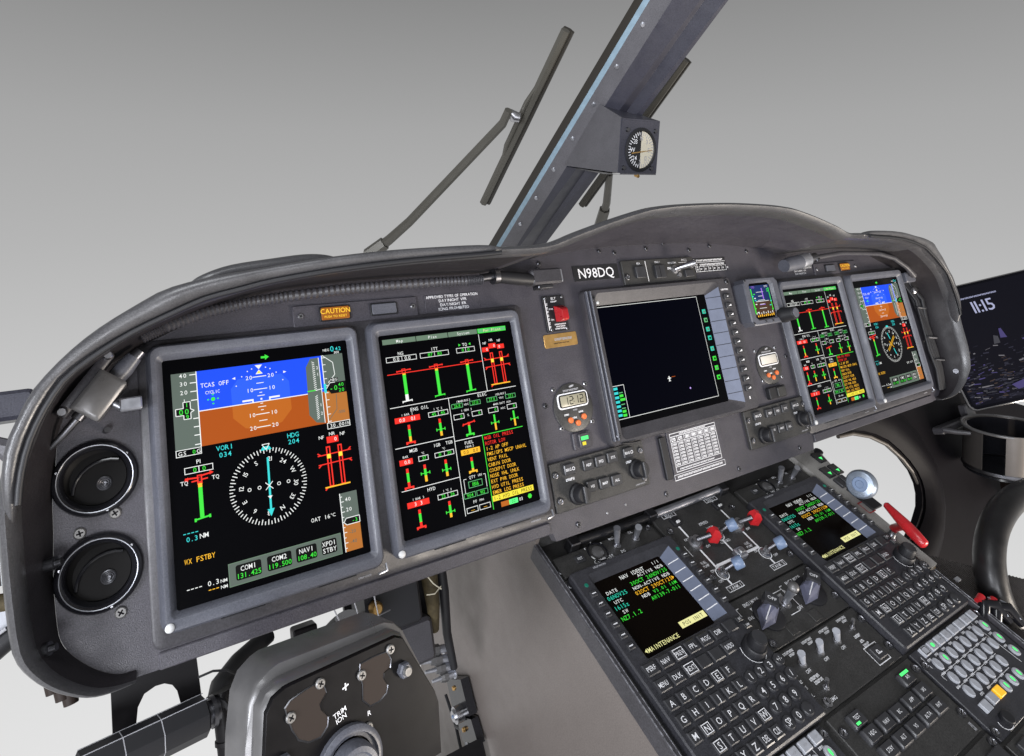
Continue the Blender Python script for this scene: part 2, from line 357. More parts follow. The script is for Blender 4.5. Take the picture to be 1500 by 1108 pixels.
PADI=[(-912,112,50),(-908,134,54),(-906,154,57),(-903,172,59),(-898,191,61),(-889,212,64),(-880,228,67),(-869,243,70),(-851,257,73),(-832,269,76),(-813,279,80),(-792,288,84),(-772,296,88),(-750,304,92),(-718,310,97),(-684,316,102),(-613,322,114),(-535,325,125),(-451,325,139),(-412,326,146)]
NP=46; PO=resamp(crom(PADO,5),NP); PI_=resamp(crom(PADI,5),NP)
for s in (-1,1):
    rs=[]
    for i in range(NP):
        o=Vector(PO[i]); q=Vector(PI_[i]); c=(o+q)/2; a=(o-q)/2; w=max(a.length,3); e=min(1,min(i,NP-1-i)/3+.35); dz=min(26,w*1.5+6)*e
        ring=[]
        for k in range(16):
            t=2*math.pi*k/16; x=math.cos(t); y=math.sin(t); x=math.copysign(abs(x)**.8,x); y=math.copysign(abs(y)**.8,y)
            p=c+a*x; ring.append((-s*p.x,p.y,p.z-8+y*dz))
        rs.append(ring)
    b=B('pad'); b.loft(rs); b.fix=True; part(b,'edge_pad',hood,70)
    b=B('black'); sm_=[PI_[k] for k in range(2,NP-1)]; b.tube([(-s*(x+(1.2 if x<0 else 0)),y-1.2,h+7) for x,y,h in sm_],3.0,8); b.fix=True; part(b,'groove_shade',hood,70)  # black tube put in to draw the shaded groove beside the pad
    # raised deck moulding seen over the pad
    b=B('pad'); dk=crom([(-768,328,30),(-757,334,50),(-745,339,60),(-717,347,60),(-673,352,60),(-642,355.5,60),(-620,356,60),(-602,353,60),(-580,344,60)],4)
    b.tube([(-s*x,y-9,z) for x,y,z in dk],[3+5*math.sin(math.pi*min(1,max(0,i/(len(dk)-1)))) for i in range(len(dk))],12); b.fix=True; part(b,'deck_moulding',hood,60)
for x,y in ((-254,343),(19,372),(-255,349),(360,330),(-360,330)):
    pass
for u,v,h in ((-898,5,24),(-893,75,12),(898,5,24)):
    b=B('darkmetal'); b.bar((u,v,h-6),(u+(8 if u<0 else -8),v+1,h-2),6,12); b.bar((u+(6 if u<0 else -6),v,h-3),(u+(13 if u<0 else -13),v+1,h),3.4,10); b.fix=True; part(b,'grommet',hood)
for u,v,h in ((-262,333,120),(-130,357,110),(25,366,100),(150,357,100)):
    screw(hood,u,v,FACE+1,3.6,'darkmetal')
# =================================================================== round air vents
def vent(x,y,label):
    t=thing('air_vent',label,'air vent',PANEL,(x,y,FACE),'round air vents in the left end of the panel')
    b=B('gloss'); b.lathe(x,y,[(37.5,FACE),(37.5,FACE+3),(35.5,FACE+7.5),(32.5,FACE+9),(29.5,FACE+7),(27.5,FACE+1),(27,FACE-6)],40,False,False); part(b,'outer_ring',t)
    b=B('alu'); b.lathe(x,y,[(33.1,FACE+8.9),(32.6,FACE+9.5),(32.1,FACE+9.3)],40,False,False); part(b,'bright_edge',t)
    b=B('vent'); b.lathe(x,y,[(29,FACE+5),(28,FACE-6),(18,FACE-12),(0.1,FACE-13)],40,False,False); part(b,'bowl',t)
    # rotating flap: tilted disc with a raised curved rib and a hub
    b=B('vent'); rs=[]
    for k in range(2):
        rs.append([(x+26.6*math.cos(a)*1.0,y+26.6*math.sin(a),FACE-9.5+3*k+ .14*(27*math.cos(a+.6))) for a in [2*math.pi*i/36 for i in range(36)]])
    b.loft(rs); arc=[]
    for i in range(13):
        a=R(205-i*13.5); arc.append((x+10+32*math.cos(a)*.95,y-14+32*math.sin(a)*.95))
    arc=[p for p in arc if math.hypot(p[0]-x,p[1]-y)<26]
    b.use('gloss'); b.tube([(p[0],p[1],FACE-4.5+.14*27*math.cos(math.atan2(p[1]-y,p[0]-x)+.6)*math.hypot(p[0]-x,p[1]-y)/27) for p in arc],1.7,8); b.fix=True
    f=part(b,'flap',t)
    b=B('darkmetal'); hx,hy=x+7,y-7; b.lathe(hx,hy,[(7,FACE-6),(7,FACE-3.6),(6,FACE-3),(5.2,FACE-3.6),(4.4,FACE-3),(3.4,FACE-3.6),(2.6,FACE-3),(1.4,FACE-3.8)],20); part(b,'hub',f)
    for a in (35,160,285):
        b=B('metal'); b.lathe(x+33.8*math.cos(R(a)),y+33.8*math.sin(R(a)),[(1.6,FACE+6),(1.3,FACE+8.4)],8); part(b,'pin',t)
vent(-852,145,'round black air vent just below the grey junction box')
vent(-852,54,'round black air vent in the lower corner of the panel, two screws above it')
# =================================================================== display graphics (coordinates from each screen's lower left corner)
def tee(g,x,y0,y1,kind,z):   # engine style bar gauge
    pass
def bargauge(g,x,yt,yb,w,z,segs,top='r',foot='g',ft=9,fw=1.5,white=False):
    y=yt; H=yt-yb
    for f,c in segs:
        g.use(E[c]); g.rect(x-w/2,x+w/2,y-H*f,y,z); y-=H*f
    if top:
        g.use(E[top]); g.obox(x-w/2-.5,x+w/2+.5,yt-.5,yt+6,1.0,z); g.line(x-9,yt+3,x+9,yt+4.2,1.5,z+.03); g.line(x-9.5,yt+2,x-9,yt+4,2,z+.03); g.line(x+9.5,yt+3,x+9,yt+5,2,z+.03)
    if foot:
        g.use(E[foot]); g.line(x-ft/2,yb-1,x+ft/2,yb-.2,fw,z+.03); g.line(x-ft/2,yb-2.6,x-ft/2,yb,1.2,z+.05); g.line(x+ft/2,yb-1.8,x+ft/2,yb+.8,1.2,z+.05)
def minibar(g,x,yt,yb,z,segs,cross=None,foot=None,w=3.4):
    y=yt; H=yt-yb
    for f,c in segs: g.use(E[c]); g.rect(x-w/2,x+w/2,y-H*f,y,z); y-=H*f
    if cross is not None:
        yy=yb+H*cross; g.use(E['g']); g.line(x-6,yy,x+6,yy,1.0,z+.03); g.line(x-6,yy-1.8,x-6,yy+1.8,1.2,z+.05); g.line(x+6,yy-1.8,x+6,yy+1.8,1.2,z+.05)
    if foot: g.use(E[foot]); g.rect(x-6,x+6,yb-2.2,yb,z+.03); g.rect(x-6.5,x-4,yb-3.4,yb,z+.05); g.rect(x+4,x+6.5,yb-3.4,yb,z+.05)
def vbox(g,x0,x1,y0,y1,t,z,c='g',fill=None,h=4.6,bc='w',split=None):
    if fill: g.use(E[fill]); g.rect(x0,x1,y0,y1,z)
    g.use(E[bc]); g.obox(x0,x1,y0,y1,.7,z+.04)
    if split: g.rect(split-.3,split+.3,y0,y1,z+.06)
    for tt,xx in t: g.use(E[c]); g.text(tt,xx,(y0+y1)/2,h,z+.1)
def rotor(g,z,x1,x2,yt,yb):    # twin red rotor speed bars
    for x in (x1,x2):
        g.use(E['r']); g.obox(x-2.6,x+2.6,yb,yt,1.5,z); g.use(E['y']); g.rect(x-2.2,x+2.2,yt-14,yt-9,z+.08)
    g.use(E['r']); xa,xb=x1-13,x2+13; ya=yt-9.5
    g.line(xa,ya,xb,ya+1,1.2,z+.04); g.line(xa,ya+3,xa+3.5,ya+.3,1.4,z+.04); g.line(xb,ya+4,xb-3.5,ya+1,1.4,z+.04)
    ya=yt-20; g.line(xa,ya,xb,ya+1,1.2,z+.04); g.line(xa,ya-3,xa+3.5,ya,1.4,z+.04); g.line(xb,ya-2,xb-3.5,ya+1,1.4,z+.04)
    g.use(E['a']); g.rect(x1-8,x2+8,yb-1,yb+.6,z+.08); g.use(E['r']); g.line(x1-8,yb-3,x1-5,yb-.5,1.6,z+.06)
def pfd(right=False):
    g=B(); z=.35
    use=lambda c:g.use(E[c])
    use('b'); g.poly([(32,195),(171,195),(171,239),(32,239)],z); use('o'); g.rect(32,170,157,195,z)
    use('b2'); g.poly([(66,195),(130,195),(130,214),(122,224),(74,224),(66,214)],z+.05); use('o2'); g.poly([(66,195),(66,181),(78,168),(92,164.5),(104,164.5),(118,168),(130,181),(130,195)],z+.05)
    use('w'); g.rect(32,151,194.5,195.5,z+.1)
    # speed tape
    use('t'); g.rect(7,32,157,239,z); use('w'); g.rect(31.3,32.3,157,239,z+.1)
    for i,y in enumerate((236,227,217.5,208,188,179,170,160)): g.rect(25 if i<4 else 26,31.5,y-.5,y+.5,z+.1)
    for t,y in (('40',236),('30',227),('20',217.5),('1',208)): g.text(t,18.5,y,4.6,z+.15,pitch=4.2)
    use('k'); g.rect(9.5,17,193,200.5,z+.18); g.rect(17,24,188.5,207,z+.18); use('w'); g.pline([(9.5,193),(17,193),(17,188.5),(24,188.5),(24,195),(27.5,197),(24,199),(24,207),(17,207),(17,200.5),(9.5,200.5)],.8,z+.22,True)
    use('g'); g.text('00',17.4,196.8,6,z+.25,pitch=5.6); g.text('1',20.5,203.8,4.6,z+.25); g.text('9',20.5,190.8,4.6,z+.25)
    use('w'); g.obox(7,32,149.5,157,.7,z+.1); g.text('GS',9,153,4.4,z+.15,'l',pitch=4.4); g.text('G',29,153,4.4,z+.15); use('g'); g.text('0',24.5,153,4.4,z+.15)
    # attitude ladder
    use('w')
    for y,t in ((224,'20'),(209.5,'10'),(181,'10'),(166.5,'20')):
        g.rect(90,105,y-.45,y+.45,z+.12); g.text(t,86,y,4.6,z+.15,'c',pitch=4); g.text(t,110,y,4.6,z+.15,'c',pitch=4)
    for y,w in ((216.5,4),(205.5,1.5),(202,4),(193,1.5),(189.2,4.5),(185.5,1.5),(173.5,4.5)): g.rect(97.5-w,97.5+w,y-.4,y+.4,z+.12)
    g.rect(77,89,197.2,199.2,z+.2); g.rect(87.5,89,195,197.2,z+.2); g.rect(106,118,197.2,199.2,z+.2); g.rect(106,107.5,195,197.2,z+.2); g.rect(96.5,98.5,197,199,z+.2)
    g.poly([(93.5,237.5),(101.5,237.5),(97.5,232.5)],z+.2); g.poly([(93.5,227),(101.5,227),(97.5,232)],z+.2); use('y'); g.poly([(95,228),(100,228),(97.5,231)],z+.25)
    use('w'); g.poly([(68,225.5),(71.5,224),(71.5,227)],z+.2); g.poly([(128,225.5),(124.5,224),(124.5,227)],z+.2)
    for a in (-60,-40,-25,-15,15,25,40,60):
        r=37; g.rect(97.5+r*math.sin(R(a))*.8-.6,97.5+r*math.sin(R(a))*.8+.6,198+r*math.cos(R(a))-.6,198+r*math.cos(R(a))+.6,z+.14)
    g.text('TCAS OFF',50,222.5,5,z+.15,pitch=3.7); g.text('CYCLIC',47,214,3.6,z+.15,pitch=2.5); use('g'); g.poly(circ(47,206,2.2,10),z+.15)
    for dx,dy in ((5,0),(-5,0),(0,5),(0,-5)): g.rect(47+dx-.9,47+dx+.9,206+dy-.7,206+dy+.7,z+.15)
    g.rect(101,107,244.6,247,z+.1); g.poly([(105.5,242.5),(110,245.8),(105.5,249)],z+.12)
    # vertical speed scale
    use('t'); g.poly([(151,227),(157,237),(167,237),(167,158),(157,160),(149.5,170)],z+.12)
    use('w'); g.rect(166.6,167.4,158,237,z+.2)
    for i in range(15): g.line(158.5,233-i*2.4,161.5,231-i*2.4,.7,z+.2)
    for i in range(13): g.line(158.5,190-i*2.2,161.5,192-i*2.2,.7,z+.2)
    for t,y in (('2',225),('1',217),('1',180),('2',170)): g.text(t,164.3,y,3.6,z+.2)
    use('g'); g.rect(150,160,197.4,198.6,z+.24); use('w'); g.line(160,198,169,199,.8,z+.26)
    # altitude tape
    use('t'); g.rect(171,197,198,239,z+.1); use('h'); g.rect(169.5,197,157,195,z+.1); use('w'); g.rect(170.6,171.6,157,239,z+.2)
    for i in range(10): g.rect(171,175,236-i*8.6-.4,236-i*8.6+.4,z+.2)
    g.pline([(172,239),(184,229),(185,214),(176,205)],.8,z+.2); use('t'); g.pline([(184,190),(183,172),(172,160)],.7,z+.2); g.text('-500',188,168,3.6,z+.2)
    use('k'); g.poly([(173,199),(178,204.5),(197,204.5),(197,191),(178,191)],z+.26); use('w'); g.pline([(173,198),(178,204.5),(184,204.5)],.7,z+.3); use('g'); g.text('-0',181.5,197.8,6,z+.32,pitch=5.5); g.text('40',191,200.8,4.4,z+.32,pitch=3.8); g.text('20',191,194.4,4.4,z+.32,pitch=3.8)
    use('k'); g.rect(178,188,205.5,210,z+.3); use('w'); g.text('NEG',183,207.8,3.2,z+.34); use('c'); g.rect(170,173,193,204,z+.3)
    use('c'); g.text('0',185,246,7,z+.1); g.text('42',192.5,245.5,4.6,z+.1,pitch=4); use('w'); g.text('NEG',177.5,245.2,3,z+.1); g.text('300',190,241,3.2,z+.22)
    use('k'); g.rect(169,197,149.5,157,z+.2); use('w'); g.obox(169,197,149.5,157,.7,z+.24); g.text('30.00',181,153.2,4.4,z+.28,pitch=3.6); g.text('IN',193,153.2,3.8,z+.28,pitch=3)
    use('w'); g.rect(7,197,148.8,149.3,z) if False else None
    # headings
    use('c'); g.text('VOR1',55,151.5,5.4,z,pitch=4.5); g.text('034',55,144,5.4,z,pitch=4.4); g.text('HDG',128.5,151,5.4,z,pitch=4.5); g.text('204',128.5,143.8,5.4,z,pitch=4.4)
    # compass rose
    cx,cy=97.5,100.5; hd=204
    use('w')
    for k in range(72):
        a=R(k*5-hd); l=5.6 if k%2==0 else 3.6; r1=41.5; r0=r1-l
        g.line(cx+r0*math.sin(a),cy+r0*math.cos(a),cx+r1*math.sin(a),cy+r1*math.cos(a),.9,z+.05)
    for k,t in enumerate(('N','3','6','E','12','15','S','21','24','W','30','33')):
        a=R(k*30-hd); r=29.5; g.text(t,cx+r*math.sin(a),cy+r*math.cos(a),5,z+.1,'c',-a)
    for d in (-21,-10.5,10.5,21): g.pline(circ(cx+d,cy,1.7,10),.7,z+.1,True)
    if not right:
        use('c'); g.line(cx-.5,cy-31,cx+.9,cy+31,2.2,z+.15); g.poly([(cx-4.2,cy-25),(cx+3.4,cy-25),(cx-.6,cy-33)],z+.16); g.poly([(cx-6,140),(cx+6,140),(cx+3.5,144),(cx-3.5,144)],z+.1)
        use('w'); g.line(cx-4,cy-4,cx+4,cy+4,.8,z+.2); g.line(cx-4,cy+4,cx+4,cy-4,.8,z+.2); g.pline([(cx-4,146.5),(cx+4,146.5),(cx,140.5)],.8,z+.2,True); g.poly([(cx-2.6,cy-11),(cx+2.4,cy-11),(cx,cy-14.5)],z+.2)
    else:
        use('a'); g.line(cx-19,cy-14,cx+19,cy+15,1.3,z+.15); g.line(cx-21,cy-11,cx+17,cy+18,1.3,z+.15); g.line(cx-8,cy+7,cx+6,cy-8,1.3,z+.15)
        use('c'); g.line(cx-7,cy+27,cx-1,cy+12,2.4,z+.15); g.line(cx+3,cy-10,cx+9,cy-24,2.4,z+.15); g.poly([(cx-6,140),(cx+6,140),(cx+3.5,144),(cx-3.5,144)],z+.1)
    # rotor and power index
    use('w'); g.text('NF',160.5,141.5,4,z); g.text('NR',173.5,144,4,z); g.text('NF',186,142,4,z); use('r'); g.rect(166.5,180.5,133.5,141,z); use('w'); g.text('0',177,137.2,4.4,z+.1)
    rotor(g,z,167,181,130,83.5)
    use('w'); g.text('PI',28,142,4.4,z); g.obox(14,42,130.5,137.5,.7,z); g.rect(27.6,28.4,130.5,137.5,z+.05); use('g'); g.text('0',24,134,5,z+.1); g.text('0',33,134,5,z+.1)
    use('r'); g.rect(25.5,30.5,118,128,z+.02); use('k'); g.rect(26.8,29.2,121,127,z+.05); use('r'); g.line(14,126,28,125,1.6,z+.05); g.line(28,126.5,41,128,1.6,z+.05); g.line(20,122,36,123,1.4,z+.05); g.poly([(13,124.5),(17,127.5),(17,123)],z+.06); g.poly([(42,128),(38,130.5),(38,126)],z+.06)
    use('a'); g.rect(26,30,115,119,z+.08); use('g'); g.rect(26,30,84,115,z+.08); g.line(21,82.5,36,84,1.6,z+.09); g.rect(20.5,22.5,80.5,84,z+.1); g.rect(34.5,36.5,82,85.5,z+.1)
    use('w'); g.text('TQ',13,122,4.4,z,pitch=3.8); g.text('TQ',43.5,122.5,4.4,z,pitch=3.8)
    # lower block
    use('c'); [g.rect(9+i*3.8,11.6+i*3.8,70.4,71.2,z) for i in range(4)]; g.text('0.3',17,65,5,z,pitch=3.8); use('w'); g.text('NM',28.5,65.5,5,z,pitch=4.4)
    use('a'); g.text('WX FSTBY',23,43.5,5.4,z,pitch=3.7)
    use('w'); [g.rect(9+i*3.8,11.6+i*3.8,15.6,16.4,z) for i in range(4)]; g.text('0.3',34,16.5,5,z,pitch=3.8); g.text('NM',44,15.5,3.4,z); g.text('NM',44,9.5,3.4,z); use('a'); [g.rect(29+i*3.6,31.6+i*3.6,9.6,10.4,z) for i in range(3)]
    use('w'); g.text('OAT 16',150,51.5,4.6,z,pitch=3.7); g.text('°C',164.5,51.8,3.8,z)
    use('t'); g.rect(174,195,40,73,z); use('h'); g.rect(174.5,195,7,38,z); use('w'); g.rect(174,175,7,73,z+.1)
    for i in range(11): g.rect(175,178.5 if i%2 else 177,69-i*5.8-.4,69-i*5.8+.4,z+.1)
    g.text('40',183.5,65,4.4,z+.1,pitch=3.8); g.text('20',183.5,53.5,4.4,z+.1,pitch=3.8); use('t'); g.text('-20',185,28,4,z+.1); g.text('-40',185,17,4,z+.1)
    use('k'); g.poly([(176,39.5),(179,44),(195,44),(195,36.5),(179,36.5)],z+.15); use('w'); g.pline([(176,39.8),(179,44),(195,44),(195,36.5),(179,36.5)],.8,z+.2,True); use('g'); g.text('-3',189,40.2,4.4,z+.22,pitch=3.6)
    use('t'); g.rect(49,170.5,6.5,30,z); use('t2'); g.obox(49,170.5,6.5,30,.8,z+.05)
    for x0,x1,a,c in ((56,82,'COM1','131.425'),(88,114,'COM2','119.500'),(119,142,'NAV1','108.40'),(147.5,165,'XPD1','STBY')):
        use('k'); g.poly(rrect(x0,x1,11,26.5,2.2),z+.1); use('w'); g.text(a,(x0+x1)/2,22.2,5.2,z+.15,pitch=4.1); (use('g') if c!='STBY' else use('w')); g.text(c,(x0+x1)/2,15.2,5.2,z+.15,pitch=3.6 if c!='STBY' else 4.1)
    return g
def mfd():
    g=B(); z=.35; use=lambda c:g.use(E[c])
    xs=(4,52,100,147,195)
    for i,t in enumerate(('Map','Plan','System','Pwr Plant')):
        use('t2' if i<3 else 'd'); g.rect(xs[i],xs[i+1]-1,242.3,249,z); use('w' if i<3 else 'ye'); g.text(t,(xs[i]+xs[i+1])/2,245.6,4,z+.1,pitch=3.3)
        if i==3: use('g'); g.obox(xs[i],xs[i+1]-1,242.3,249,1,z+.05)
    use('w')
    g.rect(3,195,160,160.8,z); g.rect(147.2,148,160.8,241,z); g.rect(85.8,86.6,7,160,z); g.rect(3,86,109,109.8,z); g.rect(4,86,56.4,57.2,z); g.rect(86.6,128,102.5,103.3,z)
    # engine block
    use('w'); g.text('NG',27,229,4.4,z,pitch=3.9); g.text('ITT',76,229,4.4,z,pitch=3.6); g.text('TQ',123,229.5,4.4,z,pitch=3.9); use('g'); g.text('▶',115,229.5,3,z) if False else None
    g.poly([(113.5,227.6),(113.5,231.4),(116.8,229.5)],z); g.poly([(132.5,227.6),(132.5,231.4),(129.2,229.5)],z)
    vbox(g,6,49,218.5,225.5,[('0.0',20,),('0.0',36)],z,'w',h=5,split=28); vbox(g,54,97,218.5,225.5,[('87',69),('83',83)],z,'g',h=5,split=75.5); vbox(g,109,138,218.5,225.5,[('0',119),('0',128)],z,'g',h=5,split=123.5)
    use('r'); g.rect(5,147,202.3,203.4,z)
    bargauge(g,28,202.5,167,4.4,z+.05,[(.06,'a'),(.72,'g'),(.22,'w')],'r','w',13); bargauge(g,75,202.5,167,4.4,z+.05,[(.08,'a'),(.92,'g')],'r','g',14); bargauge(g,122.5,202.5,166,4.4,z+.05,[(.05,'a'),(.95,'g')],'r','g',14)
    use('w'); g.text('NF',155,227.5,3.6,z); g.text('NR',166,231,3.6,z); g.text('NF',179,229,3.6,z); use('r'); g.rect(149.5,160.5,215,221.5,z); g.rect(161,173,219,226,z); g.rect(174.5,186.5,217,223.5,z); use('w'); g.text('0',157.5,218.2,4,z+.1); g.text('0',170,222.5,4,z+.1); g.text('0',178.5,220.2,4,z+.1)
    rotor(g,z,163.5,179,213,168)
    # oil / elec
    use('w'); g.text('ENG OIL',43,154.5,4.6,z,pitch=3.8); g.text('1  BAR  2',25,149.5,2.8,z,sx=.95); g.text('1  °C  2',69,149.5,2.8,z,sx=.95)
    vbox(g,7,42,140,147,[('0.0',17),('0.1',32)],z,'w','r',4.6,'r',24.5); vbox(g,54,83,140,146.5,[('45',62),('45',75)],z,'g',h=4.6,split=68.5)
    minibar(g,25,136,115,z,[(.28,'r'),(.42,'g'),(.3,'a')],None,'r'); minibar(g,69,136,114,z,[(.25,'r'),(.5,'g'),(.25,'a')],.38)
    use('w'); g.text('ELEC',138,157,4.4,z,pitch=3.7); g.text('1 MAIN BUS 2',108,153.5,2.8,z,sx=.9); g.text('1 ESS BUS 2',168,153.5,2.8,z,sx=.9)
    for x0,t in ((89,'26.8'),(117,'27.0'),(144,'27.0'),(175,'27.1')): vbox(g,x0,x0+17,145,151.2,[(t,x0+8.5)],z,'g',h=4,bc='d')
    use('w'); g.text('VDC',111.5,148,2.6,z); g.text('VDC',168,148,2.6,z); g.text('1  GEN  2',111,140.6,2.8,z); g.text('MAIN  BATT  AUX',168,140.6,2.8,z,sx=.85)
    for x0,t in ((90,'0'),(118,'0'),(144,'0'),(175,'0')): vbox(g,x0,x0+16,130,137,[(t,x0+11.5)],z,'g',h=4.2)
    use('w'); g.text('%',112,133.5,3,z); g.text('ADC',168,133.5,2.6,z)
    minibar(g,111,124,109,z,[(.3,'r'),(.7,'g')],None,'g'); use('r'); g.line(102,121.5,120,124,1.5,z+.06); g.line(101.5,120,103,123,1.6,z+.06); g.line(120.5,122.5,119.5,125.5,1.6,z+.06)
    minibar(g,152,127,106,z,[(.5,'g'),(.5,'a')],.48,None,2.8); minibar(g,184,127,106,z,[(.55,'g'),(.45,'a')],.48,None,2.8)
    # gearboxes
    use('w'); g.text('MGB',27,103.5,4.4,z,pitch=3.8); g.text('IGB',60,103.5,4.2,z,pitch=3.6); g.text('TGB',78,103.5,4.2,z,pitch=3.6); g.text('BAR',15,97.5,2.8,z); g.text('°C',39,97.5,2.8,z); g.text('°C',69,97.5,2.8,z)
    vbox(g,6,24,87.5,94.5,[('0.0',16.5)],z,'w','r',4.6,'r'); vbox(g,32,46,88,94.5,[('37',40)],z,'g',h=4.4); vbox(g,55,83,87.5,94,[('21',62),('20',76)],z,'g',h=4.4,split=69)
    minibar(g,15,83,61,z,[(.25,'r'),(.5,'g'),(.25,'r')],None,'r'); minibar(g,39,83,62,z,[(.25,'r'),(.4,'g'),(.35,'a')],.5); minibar(g,69,83,62,z,[(.25,'r'),(.5,'g'),(.25,'a')],.4)
    # hydraulics
    use('w'); g.text('HYD',44,51.5,4.4,z,pitch=3.8); g.text('1  BAR  2',25,44.5,2.8,z,sx=.95); g.text('1  °C  2',66,45,2.8,z,sx=.95)
    vbox(g,9,39,35,42,[('3',20),('3',28)],z,'w','r',4.6,'r',24); vbox(g,51,80,35.5,42,[('25',59),('26',72)],z,'g',h=4.4,split=65.5)
    minibar(g,24,31,11,z,[(.25,'r'),(.5,'g'),(.25,'r')],None,'r'); minibar(g,66,31,11,z,[(.25,'r'),(.5,'g'),(.25,'a')],.35)
    # fuel
    use('w'); g.text('FUEL',107,97.8,4.2,z,pitch=3.5); g.text('1 BAR 2',107,92.6,2.8,z); vbox(g,93,122,82.5,89.5,[('0.0',100.5),('0.0',115)],z,'k','a',4.6,'a',107.5)
    minibar(g,107,78,61,z,[(.3,'r'),(.55,'g'),(.15,'a')],None,'a')
    use('w'); g.text('QTY',104,53,3.8,z,pitch=3.3); g.text('LBS',116,53.3,2.8,z); g.pline([(95,52),(91,52),(91,34),(95,34)],.7,z); g.pline([(121,53),(124,53),(124,36)],.7,z)
    vbox(g,97,118,39.5,48,[('1816',107.5)],z,'g',h=5,bc='d'); vbox(g,88,105.5,27.5,34.5,[('904',97)],z,'g',h=4.4,bc='d'); vbox(g,107,124.5,27.5,34.5,[('912',116)],z,'g',h=4.4,bc='d')
    use('w'); g.text('FF',103,21.5,3.8,z,pitch=3.2); g.text('PPH',113,21.5,2.8,z)
    for x0 in (89,108): vbox(g,x0,x0+17,9,16,[('---',x0+9)],z,'a',h=4)
    # crew alerting list
    use('g'); g.rect(128,129,5,103,z+.05); g.rect(128,195,102.4,103.4,z+.05)
    for i,(t,c) in enumerate((('MGB OIL PRESS','r'),('ROTOR LOW','r'),('1-2 AP OFF','a'),('FMS/GPS MSCP UNAVL','a'),('VENT FAIL','a'),('CABIN DOOR','a'),('COCKPIT DOOR','a'),('NOSE WHL UNLK','a'),('EXT PWR DOOR','a'),('HYD UTIL PRESS','a'),('EMER LDG PRESS','a'))):
        use(c); g.text(t,131,98.5-i*7.25,4.9,z+.1,'l',pitch=3.62)
    use('y'); g.rect(129.5,196,14.6,22,z+.05); use('k'); g.text('1-2 HYD OIL PRESS',131,18.3,4.9,z+.1,'l',pitch=3.7)
    use('o2'); g.rect(141,154,5,11.5,z); use('lg'); g.rect(154,168,5,11.5,z); use('k'); g.text('02',161,8.3,4.4,z+.1); use('w'); g.text('03',173,8.3,4.4,z+.1); use('g'); g.poly(circ(188,8.5,3.4,6),z)
    return g
# =================================================================== large display units
def shift(g,dx,dy,dz=0): g.v=[(x+dx,y+dy,z+dz) for x,y,z in g.v]; return g
def display(u0,kind,label):
    ww,hh=203.2,254
    t=thing('display_unit',label,'display',PANEL,(u0+ww/2,127,FACE),'large flat panel displays')
    l,r_,bt,tp=u0-15,u0+ww+15,-20,273
    rs=[]
    def ring(a,r,z,oct_=False): return [(x,y,z) for x,y in rrect(l+a,r_-a,bt+a,tp-a,r,4)]
    def sring(a,r,z): return [(x,y,z) for x,y in rrect(u0-a,u0+ww+a,-a,hh+a,r,4)]
    b=B('bezel'); b.loft([ring(-1,13,FACE+4),ring(0,13,FACE+6),ring(1.2,12,5.5),ring(3.5,10,8),sring(7.5,7,8),sring(6.3,6,7.2),sring(.8,2.5,.6),sring(.8,2.5,-1)],False,False); part(b,'bezel',t)
    b=B('glass'); b.prism(rrect(u0-1,u0+ww+1,-1,hh+1,2.5),-2,0); sc=part(b,'screen',t)
    g=pfd(kind=='pr') if kind[0]=='p' else mfd()
    part(shift(g,u0,0),'screen_symbols',sc,0)
    b=B('whiteknob'); b.lathe(u0-8.5,-12.5,[(4.4,7.5),(4.4,9),(3,10.6),(.8,11)],16); part(b,'light_sensor',t)
    b=B('grey_print'); b.scrib(u0+ww-8,-27,16,2,FACE+4.3,8); part(b,'maker_lettering',t)
    for x in (u0+ww*.3,u0+ww*.8):
        b=B('black'); b.box(x-22,x+22,bt-2.2,bt-.8,FACE+4,FACE+8,0,.3); part(b,'latch_slot',t)
    b=B('alu'); b.tube([(u0+ww+17,bt+2,0),(u0+ww+17,bt-6,2),(u0+ww+6,bt-7,3)],1.6,8); b.fix=True; part(b,'retaining_wire',t)
display(-787.0,'pl','flight display with blue and orange horizon beside the air vents')
display(-539.8,'m','engine display of red and green gauges, tray beside the red guarded switch')
display(324.6,'m','engine display of red and green gauges beside the small standby instrument')
display(583.8,'pr','flight display whose compass has a yellow crossed needle, at the hood end')
